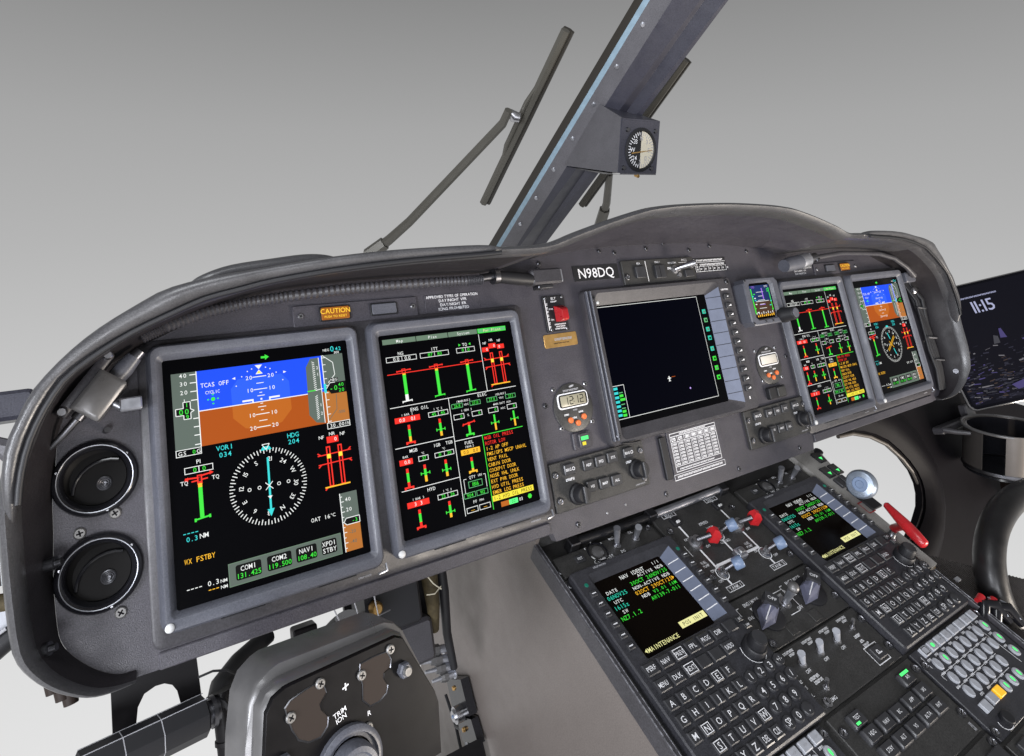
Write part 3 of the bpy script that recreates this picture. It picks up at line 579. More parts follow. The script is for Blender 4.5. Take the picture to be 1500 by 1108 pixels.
# =================================================================== centre display
def centre_display():
    t=thing('centre_display','dark centre display with a column of small keys on its right side','display',PANEL,(-8,165,FACE))
    l,r_,bt,tp=-192,172,42,291; x0,x1,y0,y1=-172,100,66,264
    def ring(a,r,z): return [(x,y,z) for x,y in rrect(l+a,r_-a,bt+a,tp-a,r,4)]
    b=B('bezel_dark')
    b.loft([ring(0,8,FACE),ring(0,8,-1),ring(2,6,2),[(x,y,2) for x,y in rrect(-168,134,44+4,285-1,10,4)]],False,False); part(b,'bezel',t)
    b=B('bezel_dark'); A=[(x,y,2) for x,y in rrect(-168,134,48,284,10,4)]; C=[(x,y,-5.5) for x,y in rrect(x0,x1,y0,y1,3,4)]
    n=len(A); k=b.add(A+C)
    for i in range(n):
        mx=(A[i][0]+A[(i+1)%n][0])/2; dy=abs(A[i][1]-A[(i+1)%n][1])
        b.use('slope' if (mx>130 and dy>20) else 'bezel_dark'); b.face((k+i,k+(i+1)%n,k+n+(i+1)%n,k+n+i))  # only the right side gets the painted-in lit colour
    s=part(b,'inner_slope',t,0)
    for i in range(9):
        y=78+i*22.2
        b=B('black'); 
        f=lambda x:-5.5+7.5*(x-100)/34+.25
        k=b.add([(101,y-.5,f(101)),(134,y-.5,f(134)),(134,y+.5,f(134)),(101,y+.5,f(101))]); b.face((k,k+1,k+2,k+3)); part(b,'slope_mark',s,0)
    b=B('glass'); b.prism(rrect(x0-1,x1+1,y0-1,y1+1,3),-9,-6); sc=part(b,'screen',t)
    g=B(); z=-5.6; use=lambda c:g.use(E[c])
    g.use(mat('lit_map_navy',(0,0,0),.25,0,.04,emit=((.0006,.0008,.0040),1))); g.rect(-163,77,79,261,z-.15); use('w'); g.rect(-163,77,260.4,261.2,z); g.rect(76.4,77.2,79,261,z); g.rect(-163,77,78.4,79.2,z)
    use('w'); g.rect(-163,-138,131,131.8,z); g.rect(-138.6,-137.8,79,131.5,z)
    for i in range(7):
        use('c'); g.rect(-161,-152.5,125-i*7,129-i*7,z)
        use('g' if i in(1,2,5,6) else 'd'); g.rect(-151,-143+ (3 if i==2 else 0),119-i*6.2,(123 if i in(1,2,5,6) else 120.4)-i*6.2,z)
    for i,(y,c) in enumerate(((232,'tl'),(216,'d'),(199,'tl'),(183,'tl'),(163,'tl'),(145,'g'),(128,'g'),(111,'g'))):
        use(c); g.rect(84,93,y-4,y+4,z); use('k' if i%2 else 't2'); g.rect(87,91.5,y-2.4,y+1.6,z+.05)
    use('w'); g.line(-34,122,-34,130,2.4,z); g.line(-38,126.5,-30,126.5,1.6,z+.02); g.line(-36.5,122,-31.5,122,1.2,z+.02); use('o'); g.rect(-28,-19,127.5,128.4,z); use('p'); g.poly(circ(11,103,1.8,8),z); use('w'); g.poly(circ(11,103,.9,6),z+.04)
    part(g,'screen_symbols',sc,0)
    for i in range(11):
        y=254-i*17.3; b=B('key'); b.box(141,158,y-5.2,y+5.2,1.8,6,1.2,1); b.use('white')
        if i>0: b.poly([(145,y-1.3),(154,y-1.3),(154,y+2.2),(149.5,y)],6.1)
        else: b.rect(148,151,y-1,y+1,6.1)
        part(b,'key',t)
    b=B('white'); b.scrib(150,268,20,3,2.2,7); b.rect(148,151,61,66,2.2); part(b,'lettering',t,0)
    for x in (-186.5,-178.5):
        b=B('bezel'); b.box(x-1.4,x+1.4,50,288,1.6,7,0,1); part(b,'rail',t)
    for x,y in ((-174,277),(-176,56),(160,282)): screw(t,x,y,2,5,'darkmetal')
    b=B('whiteknob'); b.lathe(-165,268,[(2.6,2),(2.6,3.4),(1.6,4)],12); part(b,'light_sensor',t)
    b=B('black'); b.tube([(-172,44,3),(-150,41,5),(-140,41,5)],1.6,8); b.fix=True; part(b,'clip',t)
centre_display()
# =================================================================== caution light strips
def caution(x0,x1,y0,y1,cx,bx,label):
    t=thing('caution_light_strip',label,'light panel',PANEL,((x0+x1)/2,(y0+y1)/2,FACE),'caution light strips above the displays')
    b=B('panel'); b.box(x0,x1,y0,y1,FACE,FACE+3,2,.8); part(b,'plate',t)
    z=FACE+3; b=B('black'); b.box(cx-20,cx+20,(y0+y1)/2-9.5,(y0+y1)/2+9.5,z,z+2.4,2,.6); part(b,'lamp_surround',t)
    b=B(E['a']); b.use(mat('lamp_lens',(.16,.05,.006),.35,emit=((.85,.28,.01),.16))); yc=(y0+y1)/2; b.box(cx-18,cx+18,yc-8,yc+8,z+2,z+4,1.5,.6); b.use(E['cap']); b.text('CAUTION',cx,yc+3,6.4,z+4.1,sx=.95); b.text('PUSH TO RESET',cx,yc-4.2,3,z+4.1,sx=.95); part(b,'lit_lamp',t)
    b=B('black'); b.box(bx-19,bx+19,yc-8.5,yc+8.5,z,z+2.2,2,.6); part(b,'blank_surround',t)
    b=B('bezel'); b.box(bx-17,bx+17,yc-6.8,yc+6.8,z+2,z+3.6,1.5,.6); part(b,'blank_lamp',t)
    for x in (x0+9,x1-7): screw(t,x,(y0+y1)/2,z,3.6,'metal')
    for x in (x0-5,x0+2):
        pass
caution(-643,-476,278,305,-591,-525,'caution light strip next to the approved operations placard, lit lamp near its bare end')
caution(470,640,278,305,585,528,'caution light strip above the pair of displays at the far hood end')
# =================================================================== placards and plates on the panel
def placard(x0,x1,y0,y1,lines,label,name='placard',cat='placard',mt='black',tm='white',frame=False,h=None,z=FACE):
    b=B(mt); b.box(x0,x1,y0,y1,z,z+.9,1,.2); b.use(tm)
    if frame: b.obox(x0+1,x1-1,y0+1,y1-1,.6,z+1.05)
    n=len(lines); hh=(y1-y0)/n
    for i,l in enumerate(lines):
        th=h or hh*.62; w=sum(glyph(c)[2]+.09 for c in l)*th/.72; sx=min(1,(x1-x0-4)/w) if w else 1
        b.text(l,(x0+x1)/2,y1-hh*(i+.5),th,z+1.05,sx=sx)
    return solo(b,name,label,cat,PANEL,((x0+x1)/2,(y0+y1)/2,z))
placard(-463,-376,281,305,['APPROVED TYPES OF OPERATION','DAY/NIGHT VFR','DAY/NIGHT IFR','ICING PROHIBITED'],'black placard reading approved types of operation and icing prohibited',mt='panel',h=4.2)
placard(374,466,283,301,['APPROVED TYPES OF OPERATION','DAY/NIGHT VFR','DAY/NIGHT IFR'],'small black approved operations placard beside the caution strip at the far end',mt='panel',h=4)
placard(-194,-96,308,334,['N98DQ'],'black registration plate reading N98DQ in pale letters','registration_plate','sign',h=17)
b=B('brass'); b.box(-275,-211,207,228,FACE,FACE+1,2.5,.3); b.use('grey_print'); b.scrib(-238,219,34,4,FACE+1.1,9); b.use(M['brown']); b.scrib(-243,213,30,1.6,FACE+1.1,12)
solo(b,'brass_plate','small brass data plate below the red guarded switch','plate',PANEL,(-243,217,FACE))
b=B('black'); b.box(96,186,306,334,FACE,FACE+.9,1,.2); b.use('white'); z=FACE+1; b.scrib(141,329.5,76,3.4,z,16); b.rect(98,184,325.4,326.2,z); b.scrib(146,321,70,3.6,z,15); b.rect(108,184,317.4,318,z); b.rect(98,184,307.4,308.2,z)
for i in range(7): b.rect(108+i*12.6-.4,108+i*12.6+.4,308,318,z); b.scrib(114+i*12.6-1,312.8,5,3,z+.05,1)
for i in range(3): b.scrib(103,322-i*5,5,3,z,1)
b.rect(97,98,307,333,z); solo(b,'limits_placard','small black limitations table beside the starter switch strip','placard',PANEL,(141,320,FACE))
# performance table card in a tilted holder
b=B('black'); b.box(-86,-72,-32,36,FACE,FACE+5,2,1); b.use('panel'); b.box(-66,66,-36,41,FACE,FACE+2,2,.6)
b.use('white'); x0,x1,y0,y1=-60,53,-25,37; z=FACE+2.15
b.obox(x0,x1,y0,y1,1,z); b.rect(x0,x1,31,32,z); b.scrib(-4,34.2,66,2.6,z,22); b.rect(x0,x1,21.5,22.3,z); b.rect(x0,x1,-17,-16.2,z)
for i in range(7): b.rect(x0+16*i,x0+16*i+.8,-17,31,z+.04)
for i in range(7):
    for j in range(7):
        yy=18.6-j*5.3
        b.scrib(x0+8+16*i,yy,11,3.6,z+.02,3)
for i in range(2,7): b.obox(x0+3+16*i,x0+14+16*i,24,29.6,.9,z+.04); b.rect(x0+5+16*i,x0+12+16*i,25.6,28,z+.05)
for i in range(2): b.scrib(x0+8+16*i,26.5,10,6,z+.02,2)
b.scrib(-8,-21,86,2.4,z,28); b.rect(-67,58,-37.5,-36.6,z); b.obox(-67,58,-37,-28,.7,z+.02); b.scrib(-4,-32.4,112,3.2,z+.04,30)
solo(b,'performance_placard','white ruled performance table placard below the dark centre display','placard',PANEL,(0,0,FACE))
# =================================================================== guarded switch, chronometers, small switches
t=thing('guarded_switch','red guarded switch on a small black lettered plate above the brass plate','switch',PANEL,(-245,258,FACE))
b=B('black'); b.box(-266,-224,231,288,FACE,FACE+3,1,.5); b.use('white'); z=FACE+3.1; b.text('ELT',-245,283.5,4.2,z); b.scrib(-245,278.5,12,2.4,z,4)
b.rect(-263,-261.6,234,282,z); [b.scrib(-259.5,275-i*6,3,3.6,z,1) for i in range(7)]; b.text('ARM',-253.5,267,2.8,z); b.text('ON',-253.5,250,2.8,z); [b.scrib(-240,242-i*3.4,22-4*(i%2),2,z,8) for i in range(3)]
part(b,'plate',t)
b=B('red'); b.loft([[(x,y,FACE+3) for x,y in ((-247,246),(-229,246),(-229,271),(-247,271))],[(x,y,FACE+14) for x,y in ((-244,247),(-230,247),(-230,266),(-244,266))],[(x,y,FACE+17) for x,y in ((-242,249),(-231,249),(-231,262),(-242,262))]]); b.use('void'); b.rect(-243,-233,267.6,268.6,FACE+10.2); part(b,'guard',t)
for x,y in ((-261,284.5),(-228,285),(-258,234),(-229,234)): screw(t,x,y,FACE+3,2.2,'metal')
def chrono(cx,cy,label,digits,pale):
    t=thing('chronometer',label,'clock',PANEL,(cx,cy,FACE),'digital chronometers on the panel')
    b=B('deck'); b.lathe(cx,cy,[(37,FACE),(37,FACE+1.4),(35.6,FACE+2.2)],36); part(b,'case',t)
    z=FACE+2.2; b=B('white'); b.plate(lambda i:rrect(cx-29+i,cx+29-i,cy-.5+i,cy+23-i,6,4),z,z+1.4,.4); b.use('black'); b.plate(lambda i:rrect(cx-27+i,cx+27-i,cy+1.5+i,cy+21-i,4.5,4),z,z+1.8,.2); part(b,'display_frame',t)
    b=B('lcdpale' if pale else 'lcd'); b.plate(lambda i:rrect(cx-24+i,cx+24-i,cy+3.2+i,cy+19.2-i,1.5),z,z+2.1,.1); b.use('void')
    if digits:
        X=cx-17
        for ch in digits:
            if ch==':': b.rect(X-3,X-1.6,cy+8,cy+9.4,z+2.2); b.rect(X-3,X-1.6,cy+12.5,cy+14,z+2.2); continue
            SEG={'1':'bc','2':'abged','4':'fgbc'}[ch]
            pos={'a':(0,11,6,11),'b':(6,5.5,6,11),'c':(6,0,6,5.5),'d':(0,0,6,0),'e':(0,0,0,5.5),'f':(0,5.5,0,11),'g':(0,5.5,6,5.5)}
            for sgm in SEG: a=pos[sgm]; b.line(X+a[0],cy+5.6+a[1],X+a[2],cy+5.6+a[3],1.2,z+2.2)
            X+=10
    part(b,'digit_window',t)
    b=B('grey_print'); b.scrib(cx,cy+26.5,30,3,z+.1,10); b.scrib(cx+2,cy-4,8,2.4,z+.1,3); b.poly(circ(cx+2,cy+32,5,10,1.6,.2),z+.1); b.use('white')
    for x,y in ((-14,-8.5),(0,-15),(14,-8)): b.scrib(cx+x-2,cy+y-.5,9,2.6,z+.1,3)
    part(b,'lettering',t,0)
    for x,y in ((-11,-18),(2,-24),(15,-16.5)):
        b=B('orange'); b.lathe(cx+x,cy+y,[(4.4,z),(4.4,z+2.6),(3.2,z+3.6)],14); part(b,'button',t)
    for x,y in ((-31,31),(31,31),(31,-27),(-28,-27)): screw(t,cx+x,cy+y,FACE,3.6,'metal')
chrono(-243,113,'chronometer showing 1212 digits, beside the lit green lamp',  '12:12',False)
chrono(240,112,'chronometer with a pale blank window below the standby instrument','',True)
t=thing('mode_lamp','lit green push lamp below the chronometer with digits','lamp',PANEL,(-238,62,FACE))
b=B('panel'); b.box(-256,-222,50,75,FACE,FACE+3,2,1); part(b,'surround',t)
b=B('bezel_dark'); b.box(-247,-227,51.5,73,FACE+3,FACE+7,2,1); b.use(E['lg']); b.rect(-244,-230,63,68.5,FACE+7.1); b.use(E['y']); b.rect(-243,-236,55.5,60.5,FACE+7.1); b.use('white'); b.text('MODE',-241,79,3.8,FACE+.2,sx=.9); part(b,'lens',t)
t=thing('rocker_switch','dark rocker switch below the chronometer with the blank window','switch',PANEL,(238,60,FACE))
b=B('black'); b.box(212,263,49,71,FACE,FACE+9,3,1.2); part(b,'housing',t); b=B('deck'); b.box(234,258,51,69,FACE+9,FACE+12,2,1); part(b,'rocker',t)
# standby instrument
t=thing('standby_instrument','small square standby flight instrument with a big knob at its corner','instrument',PANEL,(245,236,FACE))
b=B('bezel'); z1=16
oc=lambda x0,x1,y0,y1,c:[(x0+c,y0),(x1-c,y0),(x1,y0+c),(x1,y1-c),(x1-c,y1),(x0+c,y1),(x0,y1-c),(x0,y0+c)]
P3=lambda l,z:[(x,y,z) for x,y in l]
b.loft([P3(oc(190,296,190,282,9),FACE),P3(oc(190,296,190,282,9),z1-2),P3(oc(192,294,192,280,8),z1),P3(oc(204,279,199,276,7),z1),P3(oc(209,275,202,273,6),z1-6)],False,False); part(b,'case',t)
b=B('glass'); b.prism(oc(208.5,275.5,201.5,273.5,6),z1-8,z1-6); sc=part(b,'screen',t)
g=B(); z=z1-5.7; use=lambda c:g.use(E[c])

g.use(em('lit_standby_sky',(.012,.03,.12))); g.rect(212,272,236,268,z); g.use(em('lit_standby_ground',(.07,.035,.02))); g.rect(212,272,208,236,z)
random.seed(3)
use('w'); g.rect(222,262,235.6,236.6,z+.05)
for i in range(5): g.rect(236-(3 if i%2 else 7),236+(3 if i%2 else 7)+8,222+i*8,222.9+i*8,z+.05)
use('g'); g.rect(213,216,212,262,z+.05); g.rect(268,270,216,262,z+.05)
for i in range(12): use(random.choice('gwgc')); x=random.choice((214,219,262,266)); y=214+i*4; g.rect(x,x+5,y,y+1.8,z+.08)
use('p'); g.text('STD',222,265,4,z+.08); use('w'); g.text('29.92',262,265,4,z+.08,sx=.8); use('a'); [g.rect(218+i*6,221+i*6,206,209+(i%3),z+.06) for i in range(9)]; use('w'); [g.rect(216+i*7,218+i*7,211.5,214+(i%2)*2,z+.07) for i in range(8)]
use('p'); g.rect(231,250,229,230,z+.1); g.rect(246,249,240,262,z+.1); part(g,'screen_symbols',sc,0,'stuff')
b=B('black'); b.lathe(287,203,[(15,z1-4),(15,z1+6),(13.5,z1+8),(13,z1+26),(11.5,z1+28),(8,z1+28.2)],24,False,True); b.use('bezel').lathe(287,203,[(9.5,z1+28.4),(9,z1+29.4)],20); part(b,'knob',t)
for x,y in ((194,278),(194,195),(230,195.5),(252,195.5)): screw(t,x,y,z1,2.6,'darkmetal')
# =================================================================== reversion control panels
def revpan(u0,label):
    t=thing('display_control_panel',label,'control panel',PANEL,(u0+92,8,FACE),'display control panels with six square keys')
    b=B('deck'); b.box(u0,u0+184,-28,41,FACE,FACE+6,2,1); part(b,'plate',t)
    z=FACE+6; f=lambda x:u0+x
    for x,y,tx in ((33,28,'BRG'),(68,27,'HDP'),(92,27,'PFD'),(116,28,'SYS'),(149,28,'BRG'),(68,-4,'HSI'),(92,-5,'MAP'),(116,-6,'ALL')):
        b=B('key'); b.box(f(x)-10,f(x)+10,y-8,y+8,z,z+4.5,2,1.2); b.use('white'); b.text(tx,f(x)-(3 if tx=='BRG' else 0),y,4.2,z+4.6,sx=.9)
        if tx=='BRG': b.pline(circ(f(x)+6,y,2.2,10),.8,z+4.6,True)
        part(b,'key',t)
    for x,y in ((40,-9),(160,0)):
        b=B('black'); b.lathe(f(x),y,[(15,z),(15,z+5),(13.5,z+6.5),(12.5,z+7),(12,z+18),(10.5,z+20)],22); b.use('key').box(f(x)-2.4,f(x)+2.4,y-12,y+12,z+18,z+23,1,.8); part(b,'knob',t)
    b=B('white'); b.scrib(f(33),13.5,16,3.6,z+.1,5); b.scrib(f(149),13.5,12,3.6,z+.1,4); b.use('grey_print'); b.scrib(f(164),-23,20,2,z+.1,8); part(b,'lettering',t,0)
    for x,y in ((8,24),(176,26),(9,-12),(174,-16)): socket(t,f(x),y,z,5)
revpan(-309,'six key control panel below the chronometer showing digits')
revpan(129,'six key control panel below the dark rocker switch')
# =================================================================== starter switch strip
t=thing('switch_strip','narrow switch strip with a bright metal toggle, right of the registration plate','switch panel',PANEL,(0,315,FACE))
b=B('deck'); b.box(-90,90,294,337,FACE,FACE+5,1.5,.8); part(b,'plate',t); z=FACE+5
b=B('key'); b.box(-63,-40,304,325,z,z+5,1,1); part(b,'blank_key',t)
b=B('key'); b.box(-16,8,301,325,z,z+5,1,1); b.use('void'); b.rect(-6,-5,303,323,z+5.1); part(b,'double_key',t)
b=B('white'); b.rect(-34,-32.6,297,334,z+.1); b.text('MA',-50,330.5,4.2,z+.1); b.text('ENG 1',-4,331,3.6,z+.1); b.text('FIRE EXTING',33,328,3.2,z+.1,sx=.85); b.text('ENG 2',66,332,3.6,z+.1); b.rect(50,84,327,327.7,z+.1); b.scrib(24,318,10,4,z+.1,3); part(b,'lettering',t,0)
b=B('metal'); b.lathe(36,315,[(8,z),(8,z+2),(6,z+2.5),(5.5,z+4)],16); b.tube([(36,315,z+2),(44,317,z+14),(62,320,z+26)],[4,5,6.4],12); b.lathe(45,304,[(4.6,z),(4.2,z+3)],12); b.fix=True; part(b,'toggle',t)
b=B('key'); b.box(58,80,299,312,z,z+5,1,1); part(b,'small_key',t)
socket(t,-82,308,z,5.5); socket(t,83,321,z,5.5)
# =================================================================== gooseneck lamps
t=thing('lamp_junction_box','grey cast junction box with a cable gland inside the hood corner','junction box',PANEL,(-845,228,FACE))
fr=(-845,228)
def rot2(x,y,a=R(52)): return (fr[0]+x*math.cos(a)-y*math.sin(a),fr[1]+x*math.sin(a)+y*math.cos(a))
def rbox(b,x0,x1,y0,y1,z0,z1,c=1.5):
    q=lambda i:[rot2(*p) for p in rrect(x0+i,x1-i,y0+i,y1-i,2.5,2)]
    b.loft([[(x,y,z0) for x,y in q(0)],[(x,y,z1-c) for x,y in q(0)],[(x,y,z1) for x,y in q(c)]])
b=B('silver'); rbox(b,-24,20,-16,12,FACE+4,36,3); part(b,'box_body',t)
b=B('bezel_dark'); rbox(b,-34,38,10,20,FACE+2,30,2); part(b,'mounting_flange',t)
for x in (-30,34):
    b=B('metal'); p=rot2(x,15); b.lathe(p[0],p[1],[(5,30),(5,32),(3.5,34)],12); part(b,'flange_screw',t)
b=B('bezel'); a=rot2(20,-3); c=rot2(46,-5); b.tube([(*a,14),(*rot2(30,-4),15),(*c,17)],[9,9.5,7.5],14); b.fix=True; part(b,'cable_gland',t)
b=B('darkmetal'); b.tube([(*rot2(46,-5),17),(*rot2(54,-6),18)],[7,6],12); b.fix=True; part(b,'clamp_nut',t)
b=B('darkmetal'); b.tube([(*rot2(-24,2),12),(*rot2(-30,2),12)],[6,6],12); b.fix=True; part(b,'clamp_nut',t)
b=B('darkmetal'); b.tube([(*rot2(-30,2),12),(*rot2(-46,3),10),(*rot2(-62,5),4),(*rot2(-74,9),-2)],[4.2,3.8,2.6,1.6],10); b.fix=True; part(b,'tail_cable',t)
b=B('alu'); p=rot2(-2,-24); b.box(p[0]-1,p[0]+19,p[1]-5,p[1]+8,FACE+8,22,1.5,1.5); p=rot2(-2,-17); b.bar((*p,12),(*rot2(-2,-24),12),4,10); part(b,'switch_tab',t)
b=B('darkmetal'); b.bar((-842,190,FACE),(-840,191,FACE+10),3,8); part(b,'stud',t)
CAB=[(-806,282,18),(-784,291,20),(-743,303,22),(-700,310,22),(-654,314,22),(-590,318,21),(-533,319,20),(-460,319,20),(-410,318,20),(-385,318,20)]
b=B('bezel_dark'); rings=[]
pts=[]
for (a,c) in zip(CAB,CAB[1:]):
    for k in range(18): f=k/18; pts.append(tuple(a[i]+(c[i]-a[i])*f for i in range(3)))
pts.append(CAB[-1]); b.tube([(x,y-2,z_+4) for x,y,z_ in pts],[7.4 if i%2 else 5.6 for i in range(len(pts))],10); b.fix=True
solo(b,'ribbed_cable','ribbed grey cable running under the hood above the caution light strip','cable',PANEL,(-600,316,20))
t=thing('swivel_lamp','black swivel map lamp under the hood beside the registration plate','lamp',PANEL,(-320,312,FACE))
b=B('darkmetal'); b.tube([(-385,319,20),(-366,320,22)],[6,6],12); b.tube([(-366,320,22),(-358,320,22)],[12,12],14); b.fix=True; part(b,'swivel_joint',t)
b=B('black'); b.tube([(-358,319,22),(-322,314,22),(-300,311,22)],[9,10,9],14); b.fix=True; part(b,'neck',t)
b=B('bezel_dark'); b.box(-302,-246,302,326,6,30,5,3); part(b,'lamp_head',t); b=B('alu'); b.box(-249,-244,304,324,8,28,2,1); part(b,'end_cap',t)
b=B('darkmetal'); b.box(-290,-262,296,302,8,24,2,1); part(b,'lens_slot',t)
t=thing('map_lamp','black map lamp on a bent stalk arching over the far displays','lamp',PANEL,(600,300,FACE))
b=B('bezel'); b.tube([(318,300,24),(340,303,24),(372,306,24)],[13,15,15],16); b.fix=True; part(b,'lamp_head',t)
b=B('alu'); b.tube([(372,306,24),(400,309,24)],[15.3,15.3],16); b.fix=True; part(b,'bright_collar',t)
b=B('darkmetal'); b.tube([(400,310,24),(430,314,26)],[9,9],12); b.bar((412,322,26),(414,300,26),5,10); b.bar((428,318,26),(430,304,30),6,10); b.fix=True; part(b,'swivel_joint',t)
st=[(430,312,26),(520,317,30),(600,314,30),(680,309,30),(740,296,30),(790,272,28),(825,250,22)]
b=B('bezel_dark'); b.tube(st,[5.5]*6+[7],10); b.fix=True; part(b,'stalk',t)
b=B('bezel'); b.box(806,850,236,262,FACE,14,4,3); part(b,'base',t); b=B('darkmetal'); b.box(838,900,214,262,FACE,2,6,2); part(b,'mounting_plate',t)
b=B('metal'); b.lathe(840,215,[(9,FACE),(9,8),(6,11)],14); part(b,'thumb_nut',t); b=B('metal'); b.lathe(878,160+35,[(7,FACE),(6,FACE+4)],12); part(b,'bolt',t)
# loose cable run between the far display and the hood end
t=thing('cable_bundle','dark looped cables tucked between the end display and the hood wall','cable',PANEL,(850,60,FACE))
random.seed(11)
for k,(r,dx) in enumerate(((6,0),(5,9),(4,-6),(5,16))):
    b=B('black'); b.tube([(826+dx,235,FACE+6),(836+dx,190,FACE+10+4*k),(846+dx,130,FACE+12),(840+dx*1.4,70,FACE+14),(850+dx,20,FACE+12),(846+dx,-30,FACE+8)],r,10); b.fix=True; part(b,'cable',t)
for x,y in ((836,170),(846,95),(850,40)):
    b=B('metal'); b.bar((x-12,y+3,10),(x+22,y-3,12),2,8); b.lathe(x+24,y-2,[(6,FACE),(6,FACE+10),(4,FACE+12)],12); b.fix=True; part(b,'clamp',t)
# =================================================================== centre pedestal
ped=thing('centre_pedestal','dark centre pedestal sloping down from the panel with tan painted sides','pedestal',PED,(0,-60,-30))
b=B('deck'); b.box(-312,322,-420,205,-30,-14,0,1); part(b,'deck_plate',ped)
for x in (-316,316):
    e9=204 if x<0 else -84; b=B('bezel_dark'); b.box(x-4,x+4,-420,e9,-30,-3,0,1); part(b,'side_rail',ped)
    s_=-1 if x<0 else 1; b=B('worn'); b.box(x+s_*2.2-.9,x+s_*2.2+.9,-420,e9,-3.2,-2.4,0,.2); b.box(x-s_*3.2-.6,x-s_*3.2+.6,-420,e9,-3.2,-2.6,0,.2); part(b,'worn_edge',ped)
# side walls in panel coordinates (u const)
def pedwall(s):
    b=B('tan'); x=s*318

    inv=PED.inverted()@PANEL
    def q(v,zaway,off=0): w=inv@Vector(((x+off)*MM,v*MM,-zaway*MM)); return (w.x/MM,w.y/MM,w.z/MM)
    # outline: follows the deck edge, then forward bulkhead, then floor

    top=[(x,-420,-16),(x,-200,-16),(x,0,-16),(x,204,-16)]
    oth=[q(-44,40),q(-40,300),q(-40,620),q(-700,620),q(-900,100),q(-900,-300)]
    ring=top+oth
    r2=[(X-s*6,Y,Z) for X,Y,Z in ring]
    b.loft([ring,r2]); b.fix=True; return part(b,'side_wall',ped)
pedwall(-1); pedwall(1)
inv=PED.inverted()@PANEL
b=B('deck'); pl_=[(-312,-135),(312,-135),(312,-42),(-312,-42)]
b.loft([[tuple((inv@Vector((u*MM,v*MM,h*MM)))/MM) for u,v in pl_] for h in (-78,-72)]); b.fix=True; part(b,'front_closure',ped)
for u,v,z_ in ((-318,-66,150),(-318,-66,260),(-318,-66,400)):
    p=inv@Vector(((u-1)*MM,v*MM,-z_*MM)); p2_=inv@Vector(((u-4)*MM,v*MM,-z_*MM)); b=B('dull'); b.tube([tuple(p/MM),tuple(p2_/MM)],[4.5,3],10); b.fix=True; part(b,'wall_screw',ped)
random.seed(5)
b=B('black'); b.tube([(-262,186,-2),(-180,184,-2),(-96,183,-2)],[6,6,6],12); b.fix=True; part(b,'hinge_rod',ped)
b=B('alu'); b.tube([(-96,183,-2),(-20,184,-2),(75,186,-2)],[6.5,6.5,6.5],12); b.fix=True; part(b,'hinge_rod',ped)
for x in (-100,78,-262): 
    b=B('darkmetal'); b.box(x-9,x+9,176,192,-14,6,2,1.5); part(b,'hinge_block',ped)
for x,y in ((-300,155),(-285,146),(-300,131)): socket(ped,x,y,-12,6)
TOP=-8   # deck panels' face
def plate(t,x0,x1,y0,y1,mt='deck',z=TOP,r=1.5): 
    b=B(mt); b.box(x0,x1,y0,y1,-14,z,r,1); return part(b,'plate',t)
def toggle(t,x,y,z,tip,r=4,mt='metal',cap=None,name='toggle_switch',base=6.5):
    b=B('metal'); b.lathe(x,y,[(base,z),(base,z+1.6),(base*.72,z+2.2),(base*.66,z+4),(base*.5,z+4.4)],14)
    b.use(cap or mt); b.tube([(x,y,z+3),((x+tip[0])/2,(y+tip[1])/2,(z+3+tip[2])/2),tip],[r*.7,r*.85,r],12); b.fix=True
    return part(b,name,t)
# ---- compass control panels (upper ends of both columns)
def compass_panel(u0,label):
    t=thing('compass_panel',label,'control panel',PED,(u0+98,160,-14),'compass control panels at the head of the pedestal')
    plate(t,u0,u0+196,142,176)
    z=TOP
    b=B('gloss'); b.lathe(u0+75,161,[(17,z),(17,z+1.5),(15.5,z+2.5),(14,z-2)],24); b.use('silver').lathe(u0+75,161,[(10,z-1),(9,z+3),(5,z+4)],18); part(b,'slew_knob',t)
    toggle(t,u0+113,161,z,(u0+106,166,z+34),5.5,'alu'); toggle(t,u0+152,160,z,(u0+143,156,z+32),5.5,'alu')
    b=B('key'); b.box(u0+32,u0+48,155,167,z,z+2,1,.6); b.use('white'); b.text('TEST',u0+40,161,4,z+2.1,sx=.75); part(b,'test_key',t)
    b=B('white'); b.text('COMPASS',u0+77,147.5,6,z+.1); b.text('MAG',u0+112,174,4.4,z+.1,sx=.8); b.text('DG',u0+116,148.5,4.4,z+.1); b.text('SVL',u0+151,173,4.4,z+.1,sx=.8)
    for a in (40,140,90): b.poly(circ(u0+75+21*math.cos(R(a)),161+19*math.sin(R(a)),1.3,8),z+.1)
    part(b,'lettering',t,0)
    for x in (u0+187,): socket(t,x,169,z,5.5)
    return t
compass_panel(-304,'compass panel with two toggles at the bare pedestal edge')
compass_panel(108,'compass panel with two toggles beside the landing gear lamps')
